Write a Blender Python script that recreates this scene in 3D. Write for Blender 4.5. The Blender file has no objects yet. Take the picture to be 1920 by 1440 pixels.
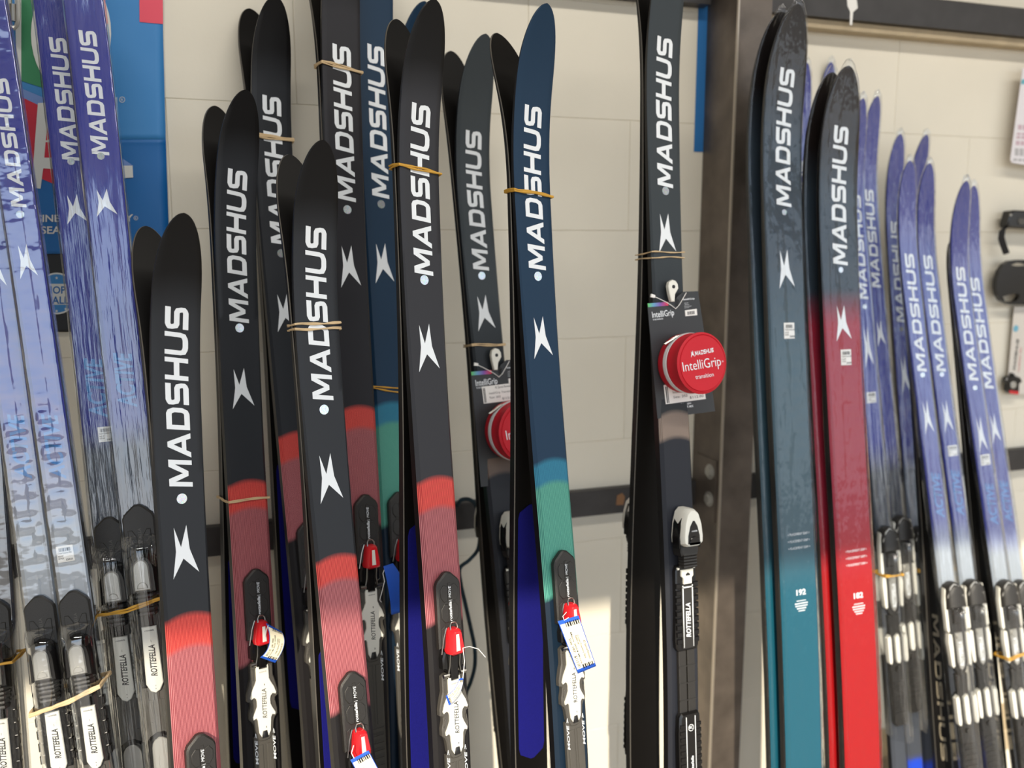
import bpy, bmesh, math, random
from mathutils import Vector, Matrix, noise
from mathutils.geometry import tessellate_polygon
SC = bpy.context.scene
COL = SC.collection
R = math.radians
rnd = random.Random(7)

# ------------------------------------------------------------------ camera
F_PX, CAMH, DIST = 1660.0, 1.5, 1.527
YAW, PITCH = R(18.8), R(9.07)
CAM = Vector((0.0, -DIST, CAMH))
FWD = Vector((math.sin(YAW)*math.cos(PITCH), math.cos(YAW)*math.cos(PITCH), -math.sin(PITCH)))
RGT = Vector((math.cos(YAW), -math.sin(YAW), 0))
UPV = RGT.cross(FWD)
cd = bpy.data.cameras.new('camera')
cam = bpy.data.objects.new('camera', cd); COL.objects.link(cam)
cam.matrix_world = Matrix(((RGT.x, UPV.x, -FWD.x, CAM.x), (RGT.y, UPV.y, -FWD.y, CAM.y), (RGT.z, UPV.z, -FWD.z, CAM.z), (0, 0, 0, 1)))
cd.sensor_fit = 'HORIZONTAL'; cd.sensor_width = 36.0; cd.lens = 36.0*F_PX/1920.0
cd.clip_start = 0.02
cd.dof.use_dof = True; cd.dof.focus_distance = 1.17; cd.dof.aperture_fstop = 2.9
SC.camera = cam

# ------------------------------------------------------------------ light and exposure
SUN_AZ, SUN_EL = R(21), R(27.5)
wd = bpy.data.worlds.new('sky'); SC.world = wd; wd.use_nodes = True
nt = wd.node_tree; nt.nodes.clear()
n_out = nt.nodes.new('ShaderNodeOutputWorld'); n_bg = nt.nodes.new('ShaderNodeBackground')
n_tc = nt.nodes.new('ShaderNodeTexCoord'); n_sp = nt.nodes.new('ShaderNodeSeparateXYZ'); n_rp = nt.nodes.new('ShaderNodeValToRGB')
n_ma = nt.nodes.new('ShaderNodeMath'); n_ma.operation = 'MULTIPLY_ADD'; n_ma.inputs[1].default_value = 0.5; n_ma.inputs[2].default_value = 0.5
nt.links.new(n_tc.outputs['Generated'], n_sp.inputs[0]); nt.links.new(n_sp.outputs['Z'], n_ma.inputs[0]); nt.links.new(n_ma.outputs[0], n_rp.inputs[0])
e = n_rp.color_ramp.elements
e[0].position = 0.0; e[0].color = (0.20, 0.185, 0.16, 1)
e[1].position = 1.0; e[1].color = (0.34, 0.52, 0.90, 1)
for p, c in ((0.485, (0.34, 0.31, 0.27, 1)), (0.50, (0.95, 0.96, 0.97, 1)), (0.62, (0.72, 0.85, 1.0, 1))):
    el = e.new(p); el.color = c
nt.links.new(n_rp.outputs[0], n_bg.inputs[0]); n_bg.inputs[1].default_value = 2.15
nt.links.new(n_bg.outputs[0], n_out.inputs[0])
sd = bpy.data.lights.new('sun', 'SUN'); sd.energy = 5.6; sd.angle = R(0.6); sd.color = (1.0, 0.89, 0.71)
sun = bpy.data.objects.new('sun', sd); COL.objects.link(sun)
sdir = Vector((math.sin(SUN_AZ)*math.cos(SUN_EL), math.cos(SUN_AZ)*math.cos(SUN_EL), -math.sin(SUN_EL)))
sun.rotation_euler = sdir.to_track_quat('-Z', 'Y').to_euler(); sun.location = (-2, -5, 4)
def room_lamp(x, y, z, sx, sy, e, c):
    ld = bpy.data.lights.new('ceiling_lamp', 'AREA'); ld.shape = 'RECTANGLE'; ld.size = sx; ld.size_y = sy; ld.energy = e; ld.color = c
    o = bpy.data.objects.new('ceiling_lamp', ld); COL.objects.link(o); o.location = (x, y, z)
room_lamp(0.4, -1.9, 3.32, 2.4, 0.25, 54, (1.0, 0.95, 0.86))
room_lamp(3.2, -1.9, 3.32, 2.4, 0.25, 34, (1.0, 0.95, 0.86))
SC.view_settings.view_transform = 'Standard'; SC.view_settings.look = 'None'
SC.view_settings.gamma = 1.0; SC.view_settings.use_curve_mapping = False
SC.view_settings.exposure = 0.0
try: SC.cycles.transparent_max_bounces = 32
except Exception: pass

# ------------------------------------------------------------------ projection helpers (pixel of the 1920x1440 frame <-> point in the room)
def ray(px, py): return FWD + RGT*((px-960)/F_PX) + UPV*((720-py)/F_PX)
def at_depth(px, py, k): return CAM + ray(px, py)*k
def at_wall(px, py, d=0.0):
    r = ray(px, py); return CAM + r*((-d - CAM.y)/r.y)
def proj(P):
    v = P - CAM; k = v.dot(FWD)
    return 960 + F_PX*v.dot(RGT)/k, 720 - F_PX*v.dot(UPV)/k, k

# ------------------------------------------------------------------ materials
def lin(r, g, b):
    f = lambda c: (c/12.92 if c <= 0.04045 else ((c+0.055)/1.055)**2.4)
    return (f(r/255), f(g/255), f(b/255), 1.0)
def mat(name, col, rough=0.5, metal=0.0, coat=0.0, spec=None, noise_amt=0.0, noise_scale=40.0, bump=0.0, bump_scale=200.0, emit=None):
    m = bpy.data.materials.new(name); m.use_nodes = True
    t = m.node_tree; b = t.nodes['Principled BSDF']
    b.inputs['Base Color'].default_value = col; b.inputs['Roughness'].default_value = rough; b.inputs['Metallic'].default_value = metal
    b.inputs['Coat Weight'].default_value = coat; b.inputs['Coat Roughness'].default_value = 0.08
    if spec is not None: b.inputs['Specular IOR Level'].default_value = spec
    tc = None
    if noise_amt or bump:
        tc = t.nodes.new('ShaderNodeTexCoord')
    if noise_amt:
        nz = t.nodes.new('ShaderNodeTexNoise'); nz.inputs['Scale'].default_value = noise_scale; nz.inputs['Detail'].default_value = 5
        mx = t.nodes.new('ShaderNodeMix'); mx.data_type = 'RGBA'; mx.blend_type = 'MULTIPLY'; mx.inputs['Factor'].default_value = noise_amt
        rp = t.nodes.new('ShaderNodeValToRGB'); rp.color_ramp.elements[0].position = 0.3; rp.color_ramp.elements[1].position = 0.7
        rp.color_ramp.elements[0].color = (0.25, 0.25, 0.25, 1)
        t.links.new(tc.outputs['Object'], nz.inputs['Vector']); t.links.new(nz.outputs[0], rp.inputs[0])
        mx.inputs['A'].default_value = col; t.links.new(rp.outputs[0], mx.inputs['B']); t.links.new(mx.outputs['Result'], b.inputs['Base Color'])
    if bump:
        nb = t.nodes.new('ShaderNodeTexNoise'); nb.inputs['Scale'].default_value = bump_scale; nb.inputs['Detail'].default_value = 4
        bp = t.nodes.new('ShaderNodeBump'); bp.inputs['Strength'].default_value = bump; bp.inputs['Distance'].default_value = 0.002
        t.links.new(tc.outputs['Object'], nb.inputs['Vector']); t.links.new(nb.outputs[0], bp.inputs['Height']); t.links.new(bp.outputs[0], b.inputs['Normal'])
    return m
M = {}
M['black_base'] = mat('ptex_base', lin(11, 9, 8), 0.5, spec=0.18, noise_amt=0.3, noise_scale=60)
M['sidewall'] = mat('sidewall', lin(20, 19, 20), 0.38)
M['steel_edge'] = mat('steel_edge', lin(120, 116, 110), 0.35, 0.6)
M['white_print'] = mat('white_print', lin(225, 229, 233), 0.45)
M['grey_print'] = mat('grey_print', lin(168, 172, 176), 0.5)
M['gold_print'] = mat('gold_print', lin(112, 104, 88), 0.5)
M['cyan_print'] = mat('cyan_print', lin(40, 120, 190), 0.4)
M['black_print'] = mat('black_print', lin(25, 25, 27), 0.5)
M['velvet'] = mat('mohair_skin', lin(20, 20, 110), 0.95, spec=0.2, bump=0.5, bump_scale=900, noise_amt=0.15, noise_scale=300)
M['velvet_black'] = mat('mohair_black', lin(20, 19, 20), 0.9, bump=0.5, bump_scale=900)
M['plastic_black'] = mat('binding_black', lin(38, 36, 34), 0.42, bump=0.25, bump_scale=1200)
M['plastic_gloss'] = mat('binding_gloss_black', lin(18, 17, 17), 0.18)
M['plastic_grey'] = mat('binding_grey', lin(74, 71, 66), 0.45, bump=0.2, bump_scale=900)
M['plastic_white'] = mat('binding_white', lin(226, 224, 214), 0.32)
M['plastic_silver'] = mat('binding_silver', lin(176, 174, 168), 0.3, 0.55)
M['red_lever'] = mat('lever_red', lin(205, 32, 40), 0.25, coat=0.4)
M['chrome'] = mat('chrome_wire', lin(158, 156, 150), 0.32, 1.0)
M['rubber_tan'] = mat('rubber_tan', lin(205, 178, 138), 0.6)
M['rubber_yellow'] = mat('rubber_yellow', lin(196, 148, 52), 0.55)
M['paper'] = mat('paper_label', lin(232, 230, 226), 0.7)
M['tag_paper'] = mat('tag_paper', lin(238, 228, 200), 0.7)
M['tag_blue'] = mat('tag_blue', lin(26, 84, 190), 0.6)
M['holo'] = mat('hologram', lin(196, 206, 210), 0.2, 0.7)
t = M['holo'].node_tree; vo = t.nodes.new('ShaderNodeTexVoronoi'); vo.inputs['Scale'].default_value = 900
tc = t.nodes.new('ShaderNodeTexCoord'); mx = t.nodes.new('ShaderNodeMix'); mx.data_type = 'RGBA'; mx.inputs['Factor'].default_value = 0.25
mx.inputs['A'].default_value = lin(205, 210, 210); t.links.new(tc.outputs['Object'], vo.inputs['Vector']); t.links.new(vo.outputs['Color'], mx.inputs['B'])
t.links.new(mx.outputs['Result'], t.nodes['Principled BSDF'].inputs['Base Color'])
M['card_dark'] = mat('card_dark', lin(46, 48, 51), 0.5)
M['pouch_red'] = mat('pouch_red', lin(196, 16, 38), 0.62, bump=0.35, bump_scale=1500)
M['zip_white'] = mat('zip_white', lin(214, 210, 212), 0.6, bump=0.5, bump_scale=1500)
M['steel'] = mat('steel_mill', lin(116, 106, 98), 0.42, 0.55, noise_amt=0.55, noise_scale=18, bump=0.15, bump_scale=60)
M['steel_dark'] = mat('steel_dark', lin(66, 64, 64), 0.45, 0.4, noise_amt=0.35, noise_scale=25)
M['rust'] = mat('rust_patch', lin(128, 92, 62), 0.8)
M['wood'] = mat('pale_wood', lin(182, 164, 134), 0.6, noise_amt=0.25, noise_scale=30)
M['blue_tape'] = mat('blue_tape', lin(34, 108, 172), 0.6)
M['block'] = mat('painted_block', lin(226, 219, 203), 0.62, noise_amt=0.05, noise_scale=7, bump=0.12, bump_scale=90)
M['floor'] = mat('concrete_floor', lin(150, 142, 130), 0.7, noise_amt=0.2, noise_scale=5)
M['ceiling'] = mat('dark_ceiling', lin(70, 66, 62), 0.8, noise_amt=0.2, noise_scale=4)
M['side_wall'] = mat('plaster_wall', lin(205, 198, 185), 0.8, noise_amt=0.05, noise_scale=4)
M['frame_dark'] = mat('window_frame', lin(60, 60, 62), 0.5)
M['cord'] = mat('cord_blue', lin(34, 60, 74), 0.8, noise_amt=0.7, noise_scale=120)

def film_mat(name, stretch, amt, bump=0.0042):
    m = bpy.data.materials.new(name); m.use_nodes = True; t = m.node_tree; t.nodes.clear()
    o = t.nodes.new('ShaderNodeOutputMaterial'); mix = t.nodes.new('ShaderNodeMixShader'); tr = t.nodes.new('ShaderNodeBsdfTransparent'); gl = t.nodes.new('ShaderNodeBsdfGlossy')
    gl.inputs['Roughness'].default_value = 0.09; gl.inputs['Color'].default_value = (0.95, 0.97, 1.0, 1)
    tr.inputs['Color'].default_value = (0.97, 0.98, 0.99, 1)
    lw = t.nodes.new('ShaderNodeLayerWeight'); lw.inputs['Blend'].default_value = 0.5
    pw_ = t.nodes.new('ShaderNodeMath'); pw_.operation = 'POWER'; pw_.inputs[1].default_value = 4.0
    ma = t.nodes.new('ShaderNodeMath'); ma.operation = 'MULTIPLY_ADD'; ma.inputs[1].default_value = 0.8; ma.inputs[2].default_value = amt; ma.use_clamp = True
    tcn = t.nodes.new('ShaderNodeTexCoord'); mp = t.nodes.new('ShaderNodeMapping'); mp.inputs['Scale'].default_value = stretch
    nz = t.nodes.new('ShaderNodeTexNoise'); nz.inputs['Scale'].default_value = 1.0; nz.inputs['Detail'].default_value = 3
    bp = t.nodes.new('ShaderNodeBump'); bp.inputs['Strength'].default_value = 0.8; bp.inputs['Distance'].default_value = bump
    L = t.links.new
    L(tcn.outputs['Object'], mp.inputs[0]); L(mp.outputs[0], nz.inputs['Vector']); L(nz.outputs[0], bp.inputs['Height'])
    L(bp.outputs[0], gl.inputs['Normal']); L(bp.outputs[0], lw.inputs['Normal']); L(lw.outputs['Facing'], pw_.inputs[0]); L(pw_.outputs[0], ma.inputs[0]); L(ma.outputs[0], mix.inputs[0])
    L(tr.outputs[0], mix.inputs[1]); L(gl.outputs[0], mix.inputs[2]); L(mix.outputs[0], o.inputs[0])
    return m
M['film_cross'] = film_mat('film_cross_wrinkles', (16, 26, 16), 0.17, 0.0026)
M['film_long'] = film_mat('film_long_wrinkles', (120, 6, 60), 0.14)
M['film_smooth'] = film_mat('film_smooth', (45, 16, 45), 0.03)
M['film_streak'] = film_mat('film_streak', (170, 5, 90), 0.12, 0.006)

def topsheet_mat(name, stops, stops2=None, lines=0.0, L=1.7, rough=0.42, coat=0.0):
    """colour bands along the ski: UV.x = across (-1..1), UV.y = length/2 ; second ramp shows through in fine printed lines"""
    m = bpy.data.materials.new(name); m.use_nodes = True; t = m.node_tree; b = t.nodes['Principled BSDF']
    b.inputs['Roughness'].default_value = rough; b.inputs['Coat Weight'].default_value = coat; b.inputs['Coat Roughness'].default_value = 0.2; b.inputs['Specular IOR Level'].default_value = 0.24
    uv = t.nodes.new('ShaderNodeUVMap'); sp = t.nodes.new('ShaderNodeSeparateXYZ'); t.links.new(uv.outputs[0], sp.inputs[0])
    def ramp(st):
        r = t.nodes.new('ShaderNodeValToRGB'); cr = r.color_ramp
        st = sorted(st, key=lambda q: q[0])
        cr.elements[0].position = max(0, st[0][0]); cr.elements[0].color = st[0][1]
        cr.elements[1].position = min(1, st[-1][0]); cr.elements[1].color = st[-1][1]
        for p, c in st[1:-1]:
            q = cr.elements.new(p); q.color = c
        t.links.new(sp.outputs['Y'], r.inputs[0]); return r
    ra = ramp(stops)
    if stops2:
        rb = ramp(stops2)
        ml = t.nodes.new('ShaderNodeMath'); ml.operation = 'MULTIPLY'; ml.inputs[1].default_value = lines*math.pi
        sn = t.nodes.new('ShaderNodeMath'); sn.operation = 'SINE'
        gt = t.nodes.new('ShaderNodeMapRange'); gt.inputs['From Min'].default_value = -0.1; gt.inputs['From Max'].default_value = 0.7
        mx = t.nodes.new('ShaderNodeMix'); mx.data_type = 'RGBA'
        t.links.new(sp.outputs['X'], ml.inputs[0]); t.links.new(ml.outputs[0], sn.inputs[0]); t.links.new(sn.outputs[0], gt.inputs['Value'])
        t.links.new(gt.outputs[0], mx.inputs['Factor']); t.links.new(ra.outputs[0], mx.inputs['A']); t.links.new(rb.outputs[0], mx.inputs['B'])
        t.links.new(mx.outputs['Result'], b.inputs['Base Color'])
    else:
        t.links.new(ra.outputs[0], b.inputs['Base Color'])
    return m

# ------------------------------------------------------------------ mesh helpers
class MB:
    def __init__(s): s.v = []; s.f = []; s.mi = []; s.uv = None
    def add(s, vs, fs, mi=0):
        o = len(s.v); s.v += [tuple(q) for q in vs]; s.f += [tuple(i+o for i in q) for q in fs]; s.mi += [mi]*len(fs); return s
    def box(s, x0, x1, y0, y1, z0, z1, mi=0, ch=0.0):
        if ch <= 0:
            return s.add([(x0,y0,z0),(x1,y0,z0),(x1,y1,z0),(x0,y1,z0),(x0,y0,z1),(x1,y0,z1),(x1,y1,z1),(x0,y1,z1)],
                [(0,3,2,1),(4,5,6,7),(0,1,5,4),(1,2,6,5),(2,3,7,6),(3,0,4,7)], mi)
        return s.prism([(x0,y0),(x1,y0),(x1,y1),(x0,y1)], z0, z1, ch, mi)
    def prism(s, pts, z0, z1, ch=0.0, mi=0, topmi=None):
        a = sum(pts[i][0]*pts[(i+1)%len(pts)][1]-pts[(i+1)%len(pts)][0]*pts[i][1] for i in range(len(pts)))
        if a < 0: pts = pts[::-1]
        n = len(pts); rings = [[(x, y, z0) for x, y in pts]]
        if ch > 0:
            rings.append([(x, y, z1-ch) for x, y in pts]); ins = inset(pts, ch); rings.append([(x, y, z1) for x, y in ins])
        else: rings.append([(x, y, z1) for x, y in pts])
        vs = [p for r in rings for p in r]; fs = []
        for k in range(len(rings)-1):
            for i in range(n):
                j = (i+1) % n; fs.append((k*n+i, k*n+j, (k+1)*n+j, (k+1)*n+i))
        s.add(vs, fs, mi)
        o = (len(rings)-1)*n; base = len(s.v)-len(vs)
        s.f.append(tuple(base+o+i for i in range(n))); s.mi.append(mi if topmi is None else topmi)
        s.f.append(tuple(base+i for i in range(n-1, -1, -1))); s.mi.append(mi)
        return s
    def tube(s, path, r, n=6, mi=0, closed=False):
        P = [Vector(p) for p in path]; m = len(P); up = None; vs = []
        for i in range(m):
            if closed: d = P[(i+1) % m]-P[i-1]
            else: d = P[min(i+1, m-1)]-P[max(i-1, 0)]
            d.normalize()
            if up is None: up = Vector((0.31, 0.17, 0.93)) if abs(d.z) < 0.9 else Vector((0.9, 0.3, 0.1))
            up = (up - d*up.dot(d)).normalized(); sd_ = d.cross(up)
            rr = r[i] if isinstance(r, (list, tuple)) else r
            for k in range(n):
                an = 2*math.pi*k/n; vs.append(P[i] + up*(math.cos(an)*rr) + sd_*(math.sin(an)*rr))
        fs = []
        for i in range(m if closed else m-1):
            j = (i+1) % m
            for k in range(n):
                k2 = (k+1) % n; fs.append((i*n+k, i*n+k2, j*n+k2, j*n+k))
        if not closed:
            fs.append(tuple(range(n-1, -1, -1))); fs.append(tuple((m-1)*n+k for k in range(n)))
        return s.add(vs, fs, mi)
    def loft(s, rings, mi=0, cap=True, closed=True):
        n = len(rings[0]); vs = [p for r in rings for p in r]; fs = []
        for i in range(len(rings)-1):
            for k in range(n if closed else n-1):
                k2 = (k+1) % n; fs.append((i*n+k, i*n+k2, (i+1)*n+k2, (i+1)*n+k))
        if cap: fs.append(tuple(range(n-1, -1, -1))); fs.append(tuple((len(rings)-1)*n+k for k in range(n)))
        return s.add(vs, fs, mi)
    def disc(s, cx, cy, r, z0, z1, n=20, mi=0, ch=0.0):
        return s.prism([(cx+r*math.cos(2*math.pi*k/n), cy+r*math.sin(2*math.pi*k/n)) for k in range(n)], z0, z1, ch, mi)
    def mesh(s, name, mats, smooth=False):
        me = bpy.data.meshes.new(name); me.from_pydata(s.v, [], s.f)
        for m in mats: me.materials.append(m)
        me.polygons.foreach_set('material_index', s.mi)
        if s.uv is not None:
            ul = me.uv_layers.new(name='UVMap')
            vi = [0]*len(me.loops); me.loops.foreach_get('vertex_index', vi)
            fl = []
            for q in vi: fl += s.uv[q]
            ul.data.foreach_set('uv', fl)
        bm = bmesh.new(); bm.from_mesh(me); bmesh.ops.recalc_face_normals(bm, faces=bm.faces) if not smooth == 'keep' else None
        bm.to_mesh(me); bm.free()
        if smooth:
            me.polygons.foreach_set('use_smooth', [True]*len(me.polygons))
            if smooth is True:
                try: me.set_sharp_from_angle(angle=R(38))
                except Exception: pass
        me.update(); return me
def inset(pts, d):
    n = len(pts); out = []
    for i in range(n):
        p0, p1, p2 = Vector(pts[i-1]), Vector(pts[i]), Vector(pts[(i+1) % n])
        a = (p1-p0); b = (p2-p1)
        if a.length < 1e-9 or b.length < 1e-9: out.append((p1.x, p1.y)); continue
        a.normalize(); b.normalize(); n1 = Vector((-a.y, a.x)); n2 = Vector((-b.y, b.x)); q = n1+n2
        if q.length < 1e-6: q = n1.copy()
        q.normalize(); k = d/max(0.35, q.dot(n1)); out.append((p1.x+q.x*k, p1.y+q.y*k))
    return out
def sym(half): return half + [(-x, y) for x, y in half[::-1] if abs(x) > 1e-9]
def obj(name, me, parent=None, loc=None, mw=None):
    o = bpy.data.objects.new(name, me); COL.objects.link(o)
    if parent is not None: o.parent = parent
    if loc is not None: o.location = loc
    if mw is not None: o.matrix_world = mw
    return o
def root(name, mw, label, cat, group=None):
    o = bpy.data.objects.new(name, None); COL.objects.link(o); o.empty_display_size = 0.05
    o.matrix_world = mw if isinstance(mw, Matrix) else Matrix.Translation(mw)
    o['label'] = label; o['category'] = cat
    if group: o['group'] = group
    return o
def tag(o, label, cat, group=None):
    o['label'] = label; o['category'] = cat
    if group: o['group'] = group
    return o
def frame(o, x, y, z): return Matrix(((x.x, y.x, z.x, o.x), (x.y, y.y, z.y, o.y), (x.z, y.z, z.z, o.z), (0, 0, 0, 1)))

# ------------------------------------------------------------------ lettering
_tc = {}
def text_geo(s, bold=0.0, shear=0.0, spacing=1.0):
    """flat glyph outlines of a string, cap height 1, starting at x = 0; returns verts, faces, width"""
    k = (s, bold, shear, spacing)
    if k in _tc: return _tc[k]
    cu = bpy.data.curves.new('lettering', 'FONT'); cu.body = s; cu.size = 1.0; cu.offset = bold; cu.shear = shear; cu.space_character = spacing; cu.resolution_u = 3
    o = bpy.data.objects.new('lettering_tmp', cu); COL.objects.link(o)
    dg = bpy.context.evaluated_depsgraph_get(); me = bpy.data.meshes.new_from_object(o.evaluated_get(dg))
    vs = [tuple(v.co) for v in me.vertices]; fs = [tuple(p.vertices) for p in me.polygons]
    bpy.data.objects.remove(o); bpy.data.curves.remove(cu); bpy.data.meshes.remove(me)
    x0 = min(v[0] for v in vs); x1 = max(v[0] for v in vs); h = 0.73
    vs = [((v[0]-x0)/h, v[1]/h) for v in vs]
    _tc[k] = (vs, fs, (x1-x0)/h); return _tc[k]
def stroke(pts, th, closed=False):
    P = [Vector(p) for p in pts]; n = len(P); L_, R_ = [], []
    for i in range(n):
        if closed: a, b = P[i]-P[i-1], P[(i+1) % n]-P[i]
        else: a = P[i]-P[i-1] if i else P[1]-P[0]; b = P[i+1]-P[i] if i < n-1 else P[i]-P[i-1]
        a.normalize(); b.normalize(); n1 = Vector((-a.y, a.x)); n2 = Vector((-b.y, b.x)); q = (n1+n2).normalized(); k = th/2/max(0.5, q.dot(n1))
        L_.append(P[i]+q*k); R_.append(P[i]-q*k)
    out = []
    for i in range(n if closed else n-1):
        j = (i+1) % n; seg = (P[j]-P[i]).length; m = max(1, int(seg/0.22))
        for k in range(m):
            a, b = k/m, (k+1)/m
            out.append([R_[i].lerp(R_[j], a), R_[i].lerp(R_[j], b), L_[i].lerp(L_[j], b), L_[i].lerp(L_[j], a)])
    return out
def letters_madshus():
    T = 0.235; h = T/2; q = []; x = 0.0
    def put(polys, w):
        nonlocal x
        for p in polys: q.append([(x+v.x+0.16*v.y, v.y) for v in p])
        x += w + 0.15
    def rS(w): return stroke([(w-.03,1-h),(.27,1-h),(.16,.96-h),(h,.85-h*.3),(h,.70),(.17,.545),(.28,.5),(w-.28,.5),(w-.17,.455),(w-h,.30),(w-h,.2),(w-.16,h+.04),(w-.27,h),(.03,h)], T)
    V2 = lambda *l: [Vector(p) for p in l]
    put(stroke([(h,0),(h,1)],T)+stroke([(1.36-h,0),(1.36-h,1)],T)+[V2((.08,1),(.08+.14,.75),(.50,.75),(.36,1))[::-1], V2((.22,.75),(.56,.16),(.80,.16),(.50,.75)), V2((1.28,1),(1.0,1),(.86,.75),(1.14,.75)), V2((1.14,.75),(.86,.75),(.56,.16),(.80,.16))], 1.36)
    put([V2((0,0),(.27,0),(.515,.5),(.25,.5)), V2((.25,.5),(.515,.5),(.76,1),(.50,1)), V2((.99,0),(1.26,0),(1.01,.5),(.745,.5)), V2((.745,.5),(1.01,.5),(.76,1),(.50,1)), V2((.2,.2),(.63,.2),(.63,.39),(.3,.39)), V2((.63,.2),(1.06,.2),(.96,.39),(.63,.39))], 1.26)
    put(stroke([(h,h),(.80,h),(.92,h+.05),(1.12-h,.33),(1.12-h,.67),(.92,.95-h),(.80,1-h),(h,1-h)],T,True), 1.12)
    put(rS(1.12), 1.12)
    put(stroke([(h,0),(h,1)],T)+stroke([(1.14-h,0),(1.14-h,1)],T)+stroke([(h,.5),(1.14-h,.5)],T), 1.14)
    put(stroke([(h,1),(h,.34),(.16,.2),(.30,h+.02),(.42,h),(.72,h),(.84,h+.02),(.98,.2),(1.14-h,.34),(1.14-h,1)],T), 1.14)
    put(rS(1.12), 1.12)
    return q, x-0.15+0.1
MADS, MADS_W = letters_madshus()
EMB = [(-.37,.98),(-.14,.59),(.11,1),(.19,.53),(.5,.06),(-.07,.365),(-.5,0),(-.34,.515)]
EMB_T = [(0,1,7),(1,2,3),(1,3,7),(7,3,5),(3,4,5),(7,5,6)]

# ------------------------------------------------------------------ the setting
def struct(o): o['kind'] = 'structure'; return o
def box_obj(name, x0, x1, y0, y1, z0, z1, m, parent=None, ch=0.0):
    return obj(name, MB().box(x0, x1, y0, y1, z0, z1, 0, ch).mesh(name, [m]), parent)
XL, XR, YF, ZC = -2.6, 5.6, -3.5, 3.4
struct(box_obj('floor', XL, XR, YF-1.5, 0.05, -0.06, 0.0, M['floor']))
struct(box_obj('ceiling', XL, XR, YF, 0.05, ZC, ZC+0.06, M['ceiling']))
wall = struct(box_obj('wall_back', XL, XR, 0.012, 0.09, 0.0, ZC, M['block']))
struct(box_obj('wall_left', XL-0.08, XL, YF, 0.05, 0.0, ZC, M['side_wall']))
struct(box_obj('wall_right', XR, XR+0.08, YF, 0.05, 0.0, ZC, M['side_wall']))
struct(box_obj('wall_front', XL, XR, YF-0.12, YF, 2.86, ZC, M['side_wall']))
# painted blocks of the back wall, each a piece of the wall
bw, bh, z_joint = 0.40, 0.20, 1.522
bm_blk = MB().prism([(-bw/2+.0001, -bh/2+.0001), (bw/2-.0001, -bh/2+.0001), (bw/2-.0001, bh/2-.0001), (-bw/2+.0001, bh/2-.0001)], 0, 0.013, 0.0011).mesh('block', [M['block']])
turn = Matrix(((1,0,0,0),(0,0,-1,0),(0,1,0,0),(0,0,0,1)))
for r in range(-6, 5):
    for c in range(-3, 8):
        x = 0.15 + c*bw + (bw/2 if r % 2 else 0); z = z_joint + (r+0.5)*bh
        o = obj('block', bm_blk, wall); o.matrix_world = Matrix.Translation((x, 0.013, z)) @ turn
# mid rail, upper beam, wood ledger
pa, pb = at_wall(1112, 920, 0.02), at_wall(1112, 967, 0.02)
rail = struct(box_obj('trim_1', XL+0.2, XR-0.2, -0.020, 0.0, pb.z, pa.z, M['steel_dark'], None, 0.002))
for px, py in ((1163, 936), (905, 965)):
    p = at_wall(px, py, 0.0205)
    o = obj('rust_patch', MB().prism([(-.009,-.011),(.007,-.012),(.010,.004),(.004,.012),(-.007,.008)], 0, 0.0006).mesh('rust_patch', [M['rust']]), rail)
    o.matrix_world = Matrix.Translation((p.x, -0.0201, p.z)) @ turn
ub = at_wall(1800, 58, 0.04); ut = at_wall(1800, 15, 0.04)
PD = 0.105; xp0 = at_wall(1362, 600, PD).x; xp1 = at_wall(1417, 720, PD).x
beam = struct(box_obj('trim_2', xp1-0.004, XR-0.2, -0.045, 0.0, ub.z, ut.z+0.012, M['steel_dark'], None, 0.003))
p = at_wall(1597, 18, 0.046)
o = obj('paint_drip', MB().prism([(-.012,.02),(.010,.022),(.014,.004),(.004,-.004),(.003,-.028),(-.002,-.028),(-.003,-.004),(-.010,.006)], 0, 0.0006).mesh('paint_drip', [M['paper']]), beam)
o.matrix_world = Matrix.Translation((p.x, -0.0451, p.z)) @ turn
ledg = struct(box_obj('trim_3', xp1-0.004, XR-0.2, -0.032, 0.0, ub.z-0.017, ub.z, M['wood'], None, 0.002))
lb = at_wall(1330, 8, 0.03).z
struct(box_obj('trim_4', XL+0.2, xp0-0.01, -0.03, 0.0, lb, lb+0.06, M['steel_dark'], None, 0.003))
# steel post: square tube standing against the wall
post = root('steel_post', Vector((0.5*(xp0+xp1), 0, 0)), 'bare mill steel square post standing between the grey and the teal skis', 'post')
pw = (xp1-xp0)/2
obj('tube', MB().prism([(-pw, -PD), (pw, -PD), (pw, -0.002), (-pw, -0.002)], 0.0, ZC-.001, 0.0).mesh('tube', [M['steel']]), post)
obj('corner_line', MB().tube([(-pw+.001, -PD+.001, 0.001), (-pw+.001, -PD+.001, ZC-.01)], 0.0028, 8).mesh('corner_line', [mat('pale_edge', lin(188, 178, 164), 0.35, 0.6)]), post)  # thin paler rod along the tube's front left corner
for pz in (at_wall(1325, 893, 0.1).z, at_wall(1325, 945, 0.1).z):
    b_ = MB(); b_.prism([(0.010*math.cos(k*math.pi/3), 0.010*math.sin(k*math.pi/3)) for k in range(6)], 0, 0.007, 0.001); b_.disc(0, 0, 0.015, 0, 0.0016, 20)
    o = obj('bolt', b_.mesh('bolt', [M['plastic_silver']]), post)
    o.matrix_world = Matrix.Translation((xp0-0.0024, -0.072, pz)) @ Matrix.Rotation(R(-90), 4, 'Y')
z0, z1 = at_wall(1325, 985, 0.1).z, at_wall(1325, 868, 0.1).z
o = obj('splice_plate', MB().box(-pw-.0025, -pw, -PD+.012, -0.02, z0, z1, 0, 0).mesh('splice_plate', [M['steel']]), post)
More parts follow.
